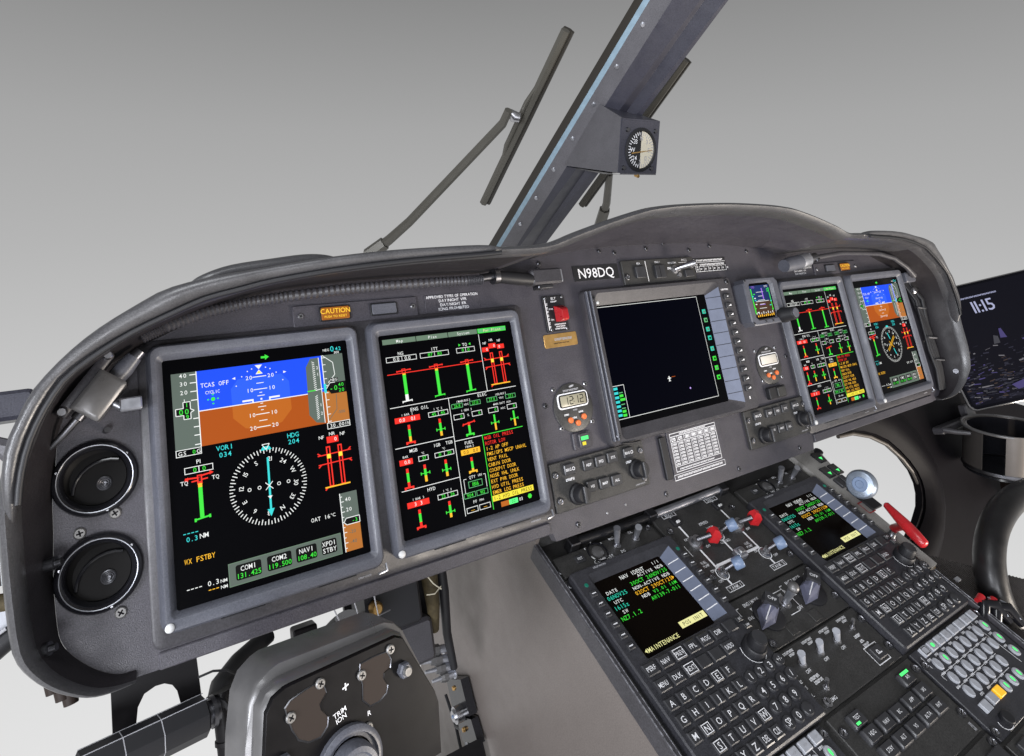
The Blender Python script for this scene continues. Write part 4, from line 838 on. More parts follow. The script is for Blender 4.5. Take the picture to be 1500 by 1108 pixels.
# ---- control display units
def keybox(b,x,y,w,h,z,top,r=1.2): b.box(x-w/2,x+w/2,y-h/2,y+h/2,z,top,r,1.0)
def cdu(label):
    t=thing('control_display_unit',label,'keypad display',PED,(-204,0,-14),'control display units with letter keypads')
    l,r_,bt,tp=-303,-101,-148,140
    x0,x1,y0,y1=-273,-144,0,117
    ring=lambda a,r,z:[(x,y,z) for x,y in rrect(l+a,r_-a,bt+a,tp-a,r,3)]
    b=B('cdu'); inner=lambda a,z:[(x,y,z) for x,y in rrect(-278-a,-119+a,-4-a*.5,129+a,6,3)]
    b.loft([ring(0,5,-14),ring(0,5,1),ring(2,4,3),inner(0,3)],False,False)
    k=b.add(inner(0,3)+[(x,y,-2.5) for x,y in rrect(x0,x1,y0,y1,3,3)]); n=16
    for i in range(n):
        A=b.v[k+i]; C=b.v[k+(i+1)%n]; mx=(A[0]+C[0])/2; dy=abs(A[1]-C[1])
        b.use('slope' if mx>-121 and dy>30 else 'cdu'); b.face((k+i,k+(i+1)%n,k+n+(i+1)%n,k+n+i))  # right slope coloured as lit, the rest plain
    part(b,'bezel',t)
    b=B('cduglass'); b.prism(rrect(x0-1,x1+1,y0-1,y1+1,3),-6,-3); sc=part(b,'screen',t)
    g=B(); z=-2.6; use=lambda c:g.use(E[c]); p=5.25
    def T(s,x,y,c,al='l',h=6.2): use(c); g.text(s,x,y,h,z,al,pitch=p)
    T('NAV IDENT',-206,109,'w','c'); T('1/1',-150,110.5,'w','r',5)
    T('ACTIVE NDB',-149,102.5,'w','r',5); T('DATE',-266,96,'w',h=5); T('30OCT 26NOV/25',-148,95,'g','r',5.8); T('06NOV25',-270,88.5,'tl'); T('NON-ACTIVE NDB',-149,87.5,'w','r',5)
    T('UTC',-264,80.5,'w',h=5); T('02OCT 29OCT/25▸'.replace('▸',''),-151,80,'a','r',5.8); T('1615z',-270,72.5,'tl'); T('NDB',-218,72.5,'w',h=5); T('V3.01 16M',-149,72.5,'g','r',5)
    T('SW',-262,64.5,'w',h=5); T('AW139-7-011',-149,64.8,'g','r',5.8); T('NZ7.1.2',-270,56.5,'g'); 
    use('ye'); g.poly([(-270,8.5),(-266,11.5),(-266,5.5)],z); T('MAINTENANCE',-265,8.5,'ye'); use('ye'); g.rect(-196,-146,12.5,22,z); use('k'); g.text('POS INIT',-171,17.2,5.6,z+.1,pitch=5)
    use('a'); g.poly([(-151,77),(-151,83),(-147,80)],z)
    part(g,'screen_symbols',sc,0)
    for i in range(6):
        y=99-i*16
        for x in (-289,-107.5):
            b=B('key'); keybox(b,x,y,11,9,2.8,7); b.use('white').rect(x-3.4,x+3.4,y-.7,y+.7,7.1); part(b,'line_key',t)
        b=B('white'); zz=lambda x:-2.5+5.5*(x+144)/25+.25
        k=b.add([(-141,y-.7,zz(-141)),(-121,y-.7,zz(-121)),(-121,y+.7,zz(-121)),(-141,y+.7,zz(-141))]); b.face((k,k+1,k+2,k+3)); part(b,'pointer_mark',t,0)
    def K(x,y,w,h,tx,box=False,th=5,rnd=False,nm='key'):
        b=B('key')
        if rnd: b.lathe(x,y,[(8.2,2.6),(8.2,5.4),(7.2,7)],18)
        else:
            wv=w/2; hv=h/2   # wedge topped key
            b.loft([[(x-wv,y-hv,2.6),(x+wv,y-hv,2.6),(x+wv,y+hv,2.6),(x-wv,y+hv,2.6)],[(x-wv,y-hv,5.6),(x+wv,y-hv,5.6),(x+wv,y+hv,5.6),(x-wv,y+hv,5.6)],[(x-wv+1.2,y-hv+1.2,7),(x+wv-1.2,y-hv+1.2,7),(x+wv-1.2,y+hv-1.2,7),(x-wv+1.2,y+hv-1.2,7)]],False,True)
        b.use('white'); zt=7.12
        if tx: 
            wd=sum(glyph(c)[2]+.09 for c in tx)*th/.72; b.text(tx,x,y,th,zt,sx=min(1,(w-5)/wd))
        if box: b.obox(x-w/2+1.6,x+w/2-1.6,y-h/2+1.6,y+h/2-1.6,.9,zt)
        part(b,nm,t)
    for i,tx in enumerate(('PERF','NAV','PREV','FPL','PROG','DIR','')): K(-284+25*i,-14.5,20,16,tx,tx=='PREV',6,nm='function_key')
    for i,tx in enumerate(('MENU','DLK','NEXT','','','RADIO')): K(-283+24.6*i,-35.5,20,16,tx,tx=='NEXT',6,nm='function_key')
    K(-112,-13,11,8,'BRT',th=3.4,nm='function_key'); K(-108,-24,11,8,'DIM',th=3.4,nm='function_key')
    for j,row in enumerate(('ABCDEF','GHIJKL','MNOPQR',' STUVW',)):
        for i,c in enumerate(row):
            if c!=' ': K(-289+20.3*i,-57-19.4*j,15.5,14.5,c,c in 'ENSW',7.4,nm='letter_key')
    for i,c in enumerate(('X','Y','Z','DEL','CLR')): K(-269+20.2*i,-134.5,15.5,14.5,c,False,8 if len(c)==1 else 7,nm='letter_key')
    for j,row in enumerate((('1','2','3','+/-'),('4','5','6','/'),('7','8','9'),('SP','0','.'))):
        for i,c in enumerate(row): K(-164.5+19.3*i,-76-19.4*j,14.5,14.5,c,False,8 if len(c)<3 else 5.5,True,'number_key')
    b=B('cdu'); b.pline([(-297,-3),(-148,-3),(-148,-47),(-297,-47)],1.4,3.5,True); part(b,'key_border',t,0)
    b=B('black'); b.lathe(-128,-51,[(16,3),(16,13),(14.6,15),(12.2,15.5),(11.8,26),(11,28)],24); b.use('key').lathe(-128,-51,[(10.4,28.2),(10.2,29)],20); b.use('white'); 
    arc=[(-128+18*math.cos(R(a)),-51+18*math.sin(R(a))) for a in range(150,330,12)]
    b.pline(arc,1.1,3.4); part(b,'knob',t)
    b=B('grey_print'); b.scrib(-250,134.5,24,2.6,3.2,9); part(b,'maker_lettering',t,0)
    for x,y in ((-289,115),(-108,113)):
        b=B('void'); b.use(em('lit_annunciator_dim',(.01,.13,.09))); b.lathe(x,y,[(3.2,3),(2.6,4)],12); part(b,'annunciator',t)
    return t
c1=cdu('letter keypad display unit beside the tan pedestal wall')
c2=copy_to(c1,401.5,'letter keypad display unit beside the red T-shaped handle',PED,2)
# ---- fuel panel
t=thing('fuel_panel','fuel control panel with two red wedge levers and white flow lines','control panel',PED,(-8,105,-14))
plate(t,-99,96,19,192); z=TOP
b=B('white'); zz=z+.15
for x,tx in ((-62,'ENG 1'),(43,'ENG 2')):
    b.obox(x-15,x+15,172.5,180.5,1,zz); b.text(tx,x,176.5,5,zz); b.rect(x-1,x+1,163,172.5,zz)
    b.rect(x-1.7,x+1.7,68,152,zz); b.rect(x-1.7,x+1.7,36,48,zz)
for x,tx in ((-60,'TANK 1'),(46,'TANK 2')): b.obox(x-17,x+17,27.5,37,1,zz); b.text(tx,x,32.2,5.4,zz)
b.rect(-60,45,68,72.5,zz+.04); b.rect(-9.6,-6.4,72.5,104,zz+.04)
for x,y in ((-61,57),(44,57),(-8,114)): b.pline(circ(x,y,10.5,20),1.5,zz,True)
b.text('XFEED',-14,142,5.4,zz); b.text('NORM',-9,131,4.4,zz,sx=.9); b.text('CLOSED',-5,100,4.4,zz); 
for x in (-84,31-10): 
    b.text('FUEL',x+8,83,4.6,zz,'c',sx=.85); b.text('PUMP',x+8,77,4.6,zz,'c',sx=.85); b.text('ON',x+11,66,4.6,zz)
for x,y,tx in ((-74,48,'OFF'),(60,48,'OFF'),(-70,127,'ON'),(-42,104,'OFF'),(28,127,'ON'),(58,104,'OFF')): b.text(tx,x,y,4.4,zz)
b.rect(-99+2,-96,105,130,zz); [b.rect(-98,-96,100+i*6,103+i*6,zz) for i in range(6)]; b.line(-84,118,-84,98,1,zz)
part(b,'flow_lines',t,0)
for x in (-62,43):
    b=B('black'); b.box(x-9,x+9,153,168,z,z+5,1,1); b.use('whiteknob').box(x-3,x+4,155,159,z+5,z+8,1,.6); part(b,'flow_indicator',t)
for x in (-61,42):
    b=B('metal'); b.lathe(x,115,[(13,z),(13,z+3),(9,z+4),(8,z+12)],18); part(b,'valve_base',t)
    q=x+22;y=106
    b=B('red'); b.loft([[(q-9,y-4,z+12),(q+6,y-10,z+10),(q+12,y+4,z+10),(q-3,y+10,z+12)],[(q-8,y-4,z+26),(q+9,y-10,z+24),(q+13,y+4,z+24),(q-4,y+10,z+26)],[(q-3,y-2,z+36),(q+4,y-6,z+33),(q+7,y+2,z+33),(q-1,y+5,z+36)]],True,True); b.fix=True; lv=part(b,'valve_lever',t,20)
    b=B('darkmetal'); b.bar((x,115,z+10),(q-6,y,z+24),4.4,10); b.fix=True; part(b,'lever_arm',lv)
for x,y,sx_ in ((-8,114,22),(-61,57,24),(44,57,24)):
    b=B('metal'); b.lathe(x,y,[(8.5,z),(8.5,z+3),(5.5,z+4),(5,z+12)],16); b.fix=True; p_=part(b,'switch_base',t)
    tipx,tipy=x+sx_,y-9
    b=B('darkmetal'); b.bar((x,y,z+8),(x+sx_*.5,y-4,z+22),4,10); part(b,'switch_stem',t)
    b=B('bluegrey'); a=Vector((sx_*.5,-5,11)).normalized(); s0=Vector((x+sx_*.45,y-4,z+19)); b.tube([tuple(s0),tuple(s0+a*2),tuple(s0+a*14),tuple(s0+a*16)],[8,9.6,9.6,8],16); b.use('bezel').tube([tuple(s0+a*16),tuple(s0+a*16.6)],[4.6,4],14); b.fix=True; part(b,'switch_cap',t)
b=B('alu'); b.box(-14,6,62,80,z,z+9,3,2); b.use('metal').box(-10,2,66,76,z+9,z+13,2,1.5); part(b,'crossfeed_indicator',t)
for x,y in ((-85,149),(-84,58),(68,149),(86,39)): socket(t,x,y,z,6)
# ---- engine mode panel
t=thing('engine_mode_panel','engine control panel with two blue grey pointer knobs and a ball toggle','control panel',PED,(-4,-25,-14))
plate(t,-99,96,-63,16)
b=B('white'); zz=z+.15
for x,tx in ((-50,'ENG 1 MODE'),(52,'ENG 2 MODE')):
    b.text(tx,x-8,4,5.2,zz,sx=.85); b.pline([(x-42,-8),(x-42,4),(x-36,4)],1,zz); b.pline([(x+20,4),(x+26,4),(x+26,-4)],1,zz); b.text('FLT',x-14,-5,4.6,zz); b.text('IDLE',x-30,-14,4.4,zz,sx=.9); b.text('OFF',x-40,-33,5,zz)
b.pline([(-32,-10),(-25,0),(9,0),(14,-6),(14,-30),(8,-36),(-14,-36)],1,zz); b.text('LD SHARE',-9,-6,4.2,zz,sx=.85); part(b,'lettering',t,0)
for x in (-50,54):
    b=B('black'); b.lathe(x,-22,[(24,z),(24,z+3),(22,z+4.5)],26); part(b,'knob_skirt',t)
    b=B('knob'); z0=z+4; tip=(x-34,-35)
    # tapered pointer: broad raised end to the upper right, narrow tip to the lower left
    lo=[tip,(x-4,-36),(x+20,-24),(x+10,-4),(x-14,-10)]; hi=[(tip[0]+2,tip[1]+1),(x-8,-33),(x+12,-25),(x+4,-9),(x-16,-13)]; rg=[(tip[0]+3,tip[1]+2),(x-12,-27),(x+6,-23),(x+2,-14),(x-15,-19)]
    b.loft([P3(lo,z0),P3(hi,z0+11),P3(rg,z0+15)],True,True); b.use('white').line(tip[0]+5,tip[1]+3.5,x-2,-19,1.6,z0+15.3); b.fix=True; kn=part(b,'pointer_knob',t,20)
    b=B('key'); A=Vector((x+4,-15)); d1=Vector((.80,.60)); d2=Vector((-.6,.8)); qd=[A+d1*-6+d2*-10,A+d1*12+d2*-10,A+d1*12+d2*10,A+d1*-6+d2*10]
    b.loft([P3([tuple(v) for v in qd],z0+4),P3([tuple(v) for v in qd],z0+19)],True,True); b.use('white').text('OFF',A.x+2.4,A.y+1.8,5.6,z0+19.2,rot=R(-50)); b.fix=True; part(b,'knob_flag',kn)
toggle(t,-6,-18,z,(-14,-21,z+38),6.5,'alu',base=10)
b=B('silver'); b.lathe(-15,-21,[(5,z+36),(8.4,z+40),(8.4,z+44),(5,z+48),(1,z+49)],16); part(b,'toggle_ball',t)
for x in (-33,23): 
    b=B('deck'); b.box(x-9,x+9,-59,-43,z,z+1.4,.5,.3); part(b,'blank_square',t)
for x,y in ((-82,-54),(89,-42),(88,6)): socket(t,x,y,z,6)
# ---- miscellaneous switch panel
t=thing('systems_panel','systems panel with three white tipped toggles above the square push keys','control panel',PED,(-4,-105,-14))
plate(t,-99,96,-147,-66)
for x in (-66,-24,17): toggle(t,x,-91,z,(x-8,-86,z+20),5.2,'cream',base=6)
for x,y in ((61,-88),(-64,-126)): toggle(t,x,y,z,(x-5,y+3,z+18),2.6,'metal',base=4.5)
b=B('metal'); b.lathe(-81,-139,[(6,z),(6,z+3),(3.4,z+4),(3,z+7)],14); part(b,'push_button',t)
b=B('white')
for x in (-71,-28,13,58): b.scrib(x,-71.5,22,3.4,zz,7); b.scrib(x+3,-76,12,3.2,zz,4)
for x in (-68,-26,16): b.text('OFF',x+2,-101,4.4,zz)
b.text('1',-88,-97,4.4,zz); b.text('S',-90,-114,4.6,zz); b.text('L',-90,-124,4.6,zz); b.scrib(-90,-106,5,4,zz,1)
b.text('ON',-68,-100,4.4,zz) if False else None
b.scrib(-66,-110,20,4,zz,6); b.scrib(-64,-115.5,18,4,zz,6); b.text('EMG',-66,-139,4.6,zz); b.scrib(57,-99,14,4,zz,4); b.scrib(56,-107,8,4,zz,2); b.scrib(58,-113,14,4,zz,4)
b.obox(45,75,-141,-115,1.2,zz); part(b,'lettering',t,0)
b=B('key'); b.box(49,71,-137,-119,z,z+5,1.5,1); b.use('white').text('P',60,-128,10,z+5.1,rot=R(90)); part(b,'park_key',t)
for x,y in ((91,-85),(90,-128)): socket(t,x,y,z,6.5)
# ---- autopilot panel with square keys
t=thing('autopilot_panel','autopilot panel of raised black square keys, two lit green','control panel',PED,(0,-200,-14))
plate(t,-102,99,-252,-151)
for x,y,tx,lit in ((-65,-169,'TEST',1),(61,-168,'AP1',2),(-63,-188,'HDG',0),(-30.5,-188,'NAV',0),(0,-189,'BC',0),(33,-188,'APP',0),(65,-188,'IAS',0),(-60,-209,'STBY',0),(-28,-209,'ALT',0),(3,-209,'VS',0),(35,-209,'ALTA',0),(65,-208.5,'RHT',0)):
    b=B('key'); b.loft([P3(rrect(x-13,x+13,y-9,y+9,2),z),P3(rrect(x-13,x+13,y-9,y+9,2),z+4.5),P3(rrect(x-11,x+11,y-7.4,y+7.4,1.6),z+7)],False,True); b.use('white').text(tx,x,y+(1.5 if lit==1 else 0),4.6,z+7.1,sx=.85)
    if lit: b.use(E['lg']); b.rect(x-9,x-1,y-6,y-3,z+7.15) if lit==1 else b.rect(x-9,x+10,y+3.4,y+7,z+7.15)
    part(b,'key',t)
b=B('grey_print'); b.scrib(89,-244,5,10,zz,2); part(b,'maker_lettering',t,0)
for x,y in ((94,-166),(93,-228),(-95,-171)): socket(t,x,y,z,6.5)
# ---- audio panels
def audio(label):
    t=thing('audio_panel',label,'control panel',PED,(208,-215,-14),'audio selector panels with pale keys')
    plate(t,107,306,-272,-150,'cdu'); 
    for i in range(8):
        x=135+21.3*i; b=B('cream'); b.box(x-8,x+8,-164.5,-151.6,z,z+4.5,1.2,.9)
        if i==1: b.use(E['lg']); b.poly(circ(x,-158,3.6,8,3.2),z+4.65)
        if i==0: b.use('deck'); b.obox(x-6,x+6,-163,-153,1,z+4.6)
        else: b.use('grey_print').text('COM' if i<3 else 'NAV' if i<5 else 'ADF',x,-158,2.6,z+4.6)
        part(b,'square_key',t)
    def oval(x,y,mt):
        b=B('cream'); b.plate(lambda i:circ(x,y,6.3-i,16,8.4-i),z,z+3.6,1); b.use(E['lg'] if mt=='greenkey' else 'grey_print'); b.poly(circ(x,y,2.2,8,4.2) if mt=='greenkey' else circ(x,y,.6,6,1.6),z+3.7); part(b,'oval_key',t)
    for i in range(7): oval(135+21.4*i,-177,'greenkey' if i==1 else 'cream')
    for i in range(7): oval(136+21.4*i,-198,'cream')
    for i in range(6): oval(137+21.5*i,-218,'cream')
    for i,m_ in enumerate(('cream','amberkey','greenkey','greenkey','greenkey')):
        if i<2: 
            x=160+21.4*i-21.4*0; b=B(m_); b.box(x-8,x+8,-245,-232,z,z+4.5,1.2,.9); part(b,'square_key',t)
        else: oval(160+21.6*i,-239,m_)
    b=B('cream'); b.box(129,145,-246,-233,z,z+4.5,1.2,.9); part(b,'square_key',t)
    for y in (-177,-197.5,-219): oval(287,y,'greenkey')
    b=B('white'); b.rect(120,121,-177,-160,zz); b.line(270,-163,277,-233,1,zz); b.rect(122,268,-188.6,-187.8,zz); b.rect(122,122.8,-196,-188,zz); b.rect(150,250,-208.6,-207.8,zz) ; b.rect(125,150,-209,-208.3,zz); b.rect(172,245,-228.6,-227.9,zz)
    for i in range(7):
        for y in (-168,-188.2,-208.2):
            if not(y==-208.2 and i>5): b.scrib(130+21.4*i,y,9,3,zz+.06,3)
    for i in range(4): b.scrib(155+21.4*i,-228.4,9,3,zz+.06,3)
    for y in (-168,-188,-209): b.scrib(283,y,9,3,zz,3)
    b.pline([(143+13*math.cos(R(a)),-262+9*math.sin(R(a))) for a in range(150,400,20)],1.1,zz); part(b,'lettering',t,0)
    b=B('black'); b.lathe(147,-261,[(9,z),(9,z+6),(8,z+7)],18); part(b,'volume_knob',t)
    for x,y in ((113,-170),(112,-262),(300,-160)): socket(t,x,y,z,6.5)
    return t
a1=audio('audio panel of pale oval keys beside the black curved tube')
a2=copy_to(a1,-421.5,'audio panel of pale keys below the keypad at the tan pedestal wall',PED)
# ---- lower panels just entering the frame
t=thing('lower_panel','plain dark pedestal panel below the autopilot square keys','control panel',PED,(0,-300,-14))
plate(t,-102,99,-345,-256); b=B('key'); b.box(60,92,-300,-270,z,z+6,2,1); b.use('white').text('ON',76,-284,5,z+6.1); part(b,'key',t); socket(t,93,-266,z,6.5)
t=thing('lower_panel','plain dark pedestal panel below the oval audio keys','control panel',PED,(208,-320,-14))
plate(t,107,306,-380,-276); b=B('key'); b.box(120,150,-300,-282,z,z+5,2,1); part(b,'key',t)
# ---- landing gear panel on the right edge
t=thing('landing_gear_panel','grey landing gear panel with three green lamps and a wheel lever','control panel',PED,(352,100,-14))
b=B('gear_glare'); b.prism([(312,-80),(336,-80),(342,60),(372,130),(392,190),(384,206),(312,206)],-24,-3); part(b,'plate',t); zp=-3
for x,y in ((368,176),(345,140),(373,140)):
    b=B('black'); b.box(x-11,x+11,y-13,y+13,zp,zp+3,1,.6); b.use('deck'); b.box(x-9,x+9,y-11,y+11,zp+3,zp+4,1,.3); b.use(E['lg']); b.poly([(x-5,y-2),(x+5,y-2),(x,y-9)],zp+4.2); part(b,'gear_lamp',t)
b=B('black'); b.lathe(386,188,[(9,zp),(9,zp+4),(6,zp+5)],14); part(b,'test_button',t)
b=B('key'); b.box(335,350,100,122,zp,zp+5,1,1); part(b,'key',t); b=B('key'); b.box(354,368,102,124,zp,zp+5,1,1); part(b,'key',t)
b=B('black'); b.box(340,372,40,96,zp,zp+4,2,1); part(b,'lever_slot',t)
b=B('red'); b.obox(326,348,38,64,2,zp+.4); part(b,'red_border',t,0)
b=B('darkmetal'); b.tube([(352,70,zp),(330,66,zp+30),(300,60,zp+58)],[7,7,7],12); b.fix=True; part(b,'lever_arm',t)
# wheel knob: axis roughly towards the camera
c=Vector((284,60,62)); ax=Vector((-.931,-.10,.357)).normalized(); b=B('wheel')
b.tube([tuple(c-ax*16),tuple(c-ax*15),tuple(c-ax*8),tuple(c+ax*6),tuple(c+ax*11),tuple(c+ax*12.5)],[17,21,25,25,22,17],28); b.fix=True; w_=part(b,'wheel_knob',t)
b=B('bluegrey'); b.tube([tuple(c+ax*12.3),tuple(c+ax*13.4)],[13,12],24); b.tube([tuple(c+ax*13.2),tuple(c+ax*15)],[7,6],20); b.fix=True; part(b,'wheel_hub',w_)
# ---- red T handle
t=thing('t_handle','red T-shaped pull handle at the pedestal edge beside the keypad','handle',PED,(336,0,-14))
b=B('red'); a=Vector((283,12,60)); e_=Vector((261,-66,58)); mid=(a+e_)/2
b.tube([tuple(a+(a-e_)*.03),tuple(a),tuple(a*.75+e_*.25),tuple(mid),tuple(a*.25+e_*.75),tuple(e_),tuple(e_+(e_-a)*.03)],[3,5.5,7.5,9.5,9.5,8,5],14); b.fix=True; part(b,'grip',t,60)
b=B('red'); b.tube([tuple(mid),(300,-18,34),(318,-6,10)],[8,7,7],12); b.fix=True; part(b,'stem',t)
b=B('metal'); b.lathe(312,-10,[(10,-12),(10,-4),(7,0),(6,10)],14); b.fix=True; part(b,'collar',t)
# =================================================================== windscreen centre post (panel coordinates: u, v, h=-depth)
t=thing('windscreen_post','dark grey windscreen centre post with a row of rivets','window post',PANEL,(0,470,-430))
BOT=[(-46,502,-496),(-43,495,-471),(-39.3,490.6,-455),(-24,476,-416),(24,473,-424),(46,468,-407)]
TOPP=[(-46,771,120),(-43,764,133),(-39.3,757.4,143.4),(-24,739,174),(24,731,202),(46,717,229)]
def ext(i,f): a,b_=Vector(BOT[i]),Vector(TOPP[i]); return a+(b_-a)*f
bk=lambda v,d: Vector((v.x,v.y+ d*.9,v.z-d*.42))
def strip(mt,idx,name,depth,f0=-.22,f1=1.35,lift=0):
    b=B(mt); r0=[ext(i,f0) for i in idx]; r1=[ext(i,f1) for i in idx]
    ringA=[tuple(v) for v in r0]+[tuple(bk(v,depth)) for v in r0[::-1]]; ringB=[tuple(v) for v in r1]+[tuple(bk(v,depth)) for v in r1[::-1]]
    b.loft([ringA,ringB]); b.fix=True; return part(b,name,t,20)
strip('seal',(0,1),'rubber_seal',5)
strip('blue',(1,2),'sealant_strip',2)
fl=strip('flange',(2,3),'flange',3)
strip('post',(3,4,5),'post_body',6)
for k in range(9):
    f=-.02+k*.135; p=ext(2,f)*.62+ext(3,f)*.38
    b=B('alu'); b.tube([tuple(p-Vector((0,-1,-.5))),tuple(p+Vector((-1.6,-2.4,1.8)))],[5,3.2],10); b.fix=True; part(b,'rivet',t)
# =================================================================== magnetic compass
t=thing('standby_compass','square standby compass with a half cream dial, bracketed to the window post','compass',PANEL,(0,550,10))
# face: top edge h=28, bottom edge h=-12
f0=Vector((-45,593,28)); fx=Vector((95,2,0)); fy=Vector((2,-90,-40)); fn=fx.cross(fy).normalized()
if fn.z<0: fn=-fn
F=lambda a,c,h=0:tuple(f0+fx*a+fy*c+fn*h)
b=B('post'); b.loft([[F(0,0),F(1,0),F(1,1),F(0,1)],[F(0,0,-4),F(1,0,-4),F(1,1,-4),F(0,1,-4)]]); b.fix=True; part(b,'face_plate',t,20)
b=B('flange'); 
sideL=[F(0,0,-.5),F(0,1,-.5),(-27,586,-182),(-27,664,-48)]; k=b.add(sideL+[(x+3,y,z_) for x,y,z_ in sideL]); b.face((k,k+1,k+2,k+3)); b.face((k+4,k+5,k+6,k+7)); b.face((k,k+1,k+5,k+4)); b.face((k+1,k+2,k+6,k+5)); b.face((k+3,k,k+4,k+7)); part(b,'bracket_side',t,20)
b=B('post'); tp=[F(.03,0,-1),F(1,0,-1),(46,640,-30),(-24,664,-48)]; k=b.add(tp+[(x,y-3,z_) for x,y,z_ in tp]); b.face((k,k+1,k+2,k+3)); b.face((k+4,k+5,k+6,k+7)); b.face((k,k+1,k+5,k+4)); part(b,'bracket_top',t,20)
b=B('flange'); bt_=[F(.03,1,-1),F(1,1,-1),(46,560,-150),(-24,586,-182)]; k=b.add(bt_+[(x,y-3,z_) for x,y,z_ in bt_]); b.face((k,k+1,k+2,k+3)); b.face((k+4,k+5,k+6,k+7)); b.face((k,k+1,k+5,k+4)); part(b,'bracket_base',t,20)
C0=(.52,.56); rr=.385
def disc(b,r0,r1,h,a0=0,a1=360,n=32,h1=None):
    pts=[];h1=h if h1 is None else h1
    A=[R(a0+(a1-a0)*i/n) for i in range(n+1)]
    k=b.add([F(C0[0]+r0*math.cos(a),C0[1]-r0*math.sin(a),h) for a in A]+[F(C0[0]+r1*math.cos(a),C0[1]-r1*math.sin(a),h1) for a in A])
    for i in range(n): b.face((k+i,k+i+1,k+n+2+i,k+n+1+i))
b=B('black'); disc(b,.36,rr+.03,3,h1=1.2); disc(b,.36,.345,3,h1=.4); part(b,'dial_rim',t)
b=B('black'); disc(b,.001,.36,.6); b.use('dial'); disc(b,.001,.345,.9,-90,90); b.use('white')
for i in range(36):
    a=R(i*10); l=.06 if i%3 else .09; b.use('white' if 90<i*10<270 else 'grey_print')
    A=(C0[0]+(.335-l)*math.cos(a),C0[1]-(.335-l)*math.sin(a)); D=(C0[0]+.335*math.cos(a),C0[1]-.335*math.sin(a)); w=.008
    n_=(-math.sin(a)*w,-math.cos(a)*w); k=b.add([F(A[0]-n_[0],A[1]-n_[1],1.2),F(D[0]-n_[0],D[1]-n_[1],1.2),F(D[0]+n_[0],D[1]+n_[1],1.2),F(A[0]+n_[0],A[1]+n_[1],1.2)]); b.face((k,k+1,k+2,k+3))
g=B('white')
for i,c in enumerate(('E','3','N','33','W','24','S','12')):
    a=R(i*45); 
    x,y=C0[0]+.215*math.cos(a),C0[1]-.215*math.sin(a); h_=.085; gl=[glyph(q) for q in c]; px=-sum(q[2]+.05 for q in gl)/2*h_/.72
    b.use('white' if 90<i*45<270 else 'grey_print')
    for q in gl:
        k=b.add([F(x+px+vx*h_/.72,y-(vy*h_/.72-h_/2),1.3) for vx,vy in q[0]]); [b.face([k+j for j in f]) for f in q[1]]; px+=(q[2]+.05)*h_/.72
b.use('brass'); k=b.add([F(C0[0]-.24,C0[1]+.055,1.6),F(C0[0]+.3,C0[1]-.005,1.6),F(C0[0]+.3,C0[1]+.006,1.6),F(C0[0]-.24,C0[1]+.08,1.6)]); b.face((k,k+1,k+2,k+3)); part(b,'dial',t,0)
for a,c in ((.14,.2),(.88,.2),(.1,.9),(.84,.9)):
    b=B('darkmetal'); b.tube([F(a,c,0),F(a,c,3)],[4.4,3.4],12); b.fix=True; part(b,'screw',t)
b=B('brass'); b.tube([F(.5,1.03,-6),F(.5,1.06,2)],[4,3],10); b.fix=True; part(b,'adjuster',t)
# =================================================================== wipers
def wiper(label,arm,blade,piv):
    t=thing('windscreen_wiper',label,'wiper',PANEL,arm[0],'windscreen wipers')
    if len(arm)>1:
        b=B('bronze'); n=len(arm); b.tube(arm,[8+3*(1-i/(n-1)) for i in range(n)],8); b.fix=True; part(b,'arm',t)
        b=B('bronze'); q=Vector(arm[0]); q2=Vector(arm[1]); b.tube([tuple(q),tuple(q+(q2-q)*.8)],[15,14],6); b.fix=True; part(b,'arm_root',t)
    for d,mt,r,nm in ((Vector((5,4,2)),'seal',6.4,'rubber_blade'),(Vector((-4,0,4)),'bronze',7,'blade_carrier')):
        b=B(mt); P_=[Vector(p)+d for p in blade]; b.tube([tuple(p) for p in P_],r,6,True,1.8 if nm=='rubber_blade' else 1.2); b.fix=True; part(b,nm,t)
    if piv:
        b=B('metal'); q=Vector(piv); b.tube([tuple(q+Vector((-10,6,4))),tuple(q),tuple(q+Vector((10,-4,4)))],[7,11,9],10); b.fix=True; part(b,'pivot',t)
        b=B('bronze'); bl=[Vector(p) for p in blade]; m1=bl[0]+(bl[-1]-bl[0])*.28; m2=bl[0]+(bl[-1]-bl[0])*.78; off=Vector((-13,3,6))
        b.tube([tuple(m1+off*.3),tuple((m1*.8+m2*.2)+off),tuple((m1*.3+m2*.7)+off),tuple(m2+off*.3)],[3,4.5,4.5,3],8); b.fix=True; part(b,'bridge',t)
wiper('long windscreen wiper standing left of the window post',[(-392,466,-412),(-358,487,-373),(-327,512,-329),(-212,632,-108),(-213,645,-80)],[(-155,546,-316),(-159,590,-220),(-163,633,-124),(-168,676,-28),(-172,720,68)],(-196,640,-92))
wiper('windscreen wiper partly hidden behind the standby compass',[(216,500,-395),(182,545,-305),(137,589,-227)],[(122,546,-327),(125,589,-233),(128,632,-138),(131,675,-44),(134,718,50)],None)
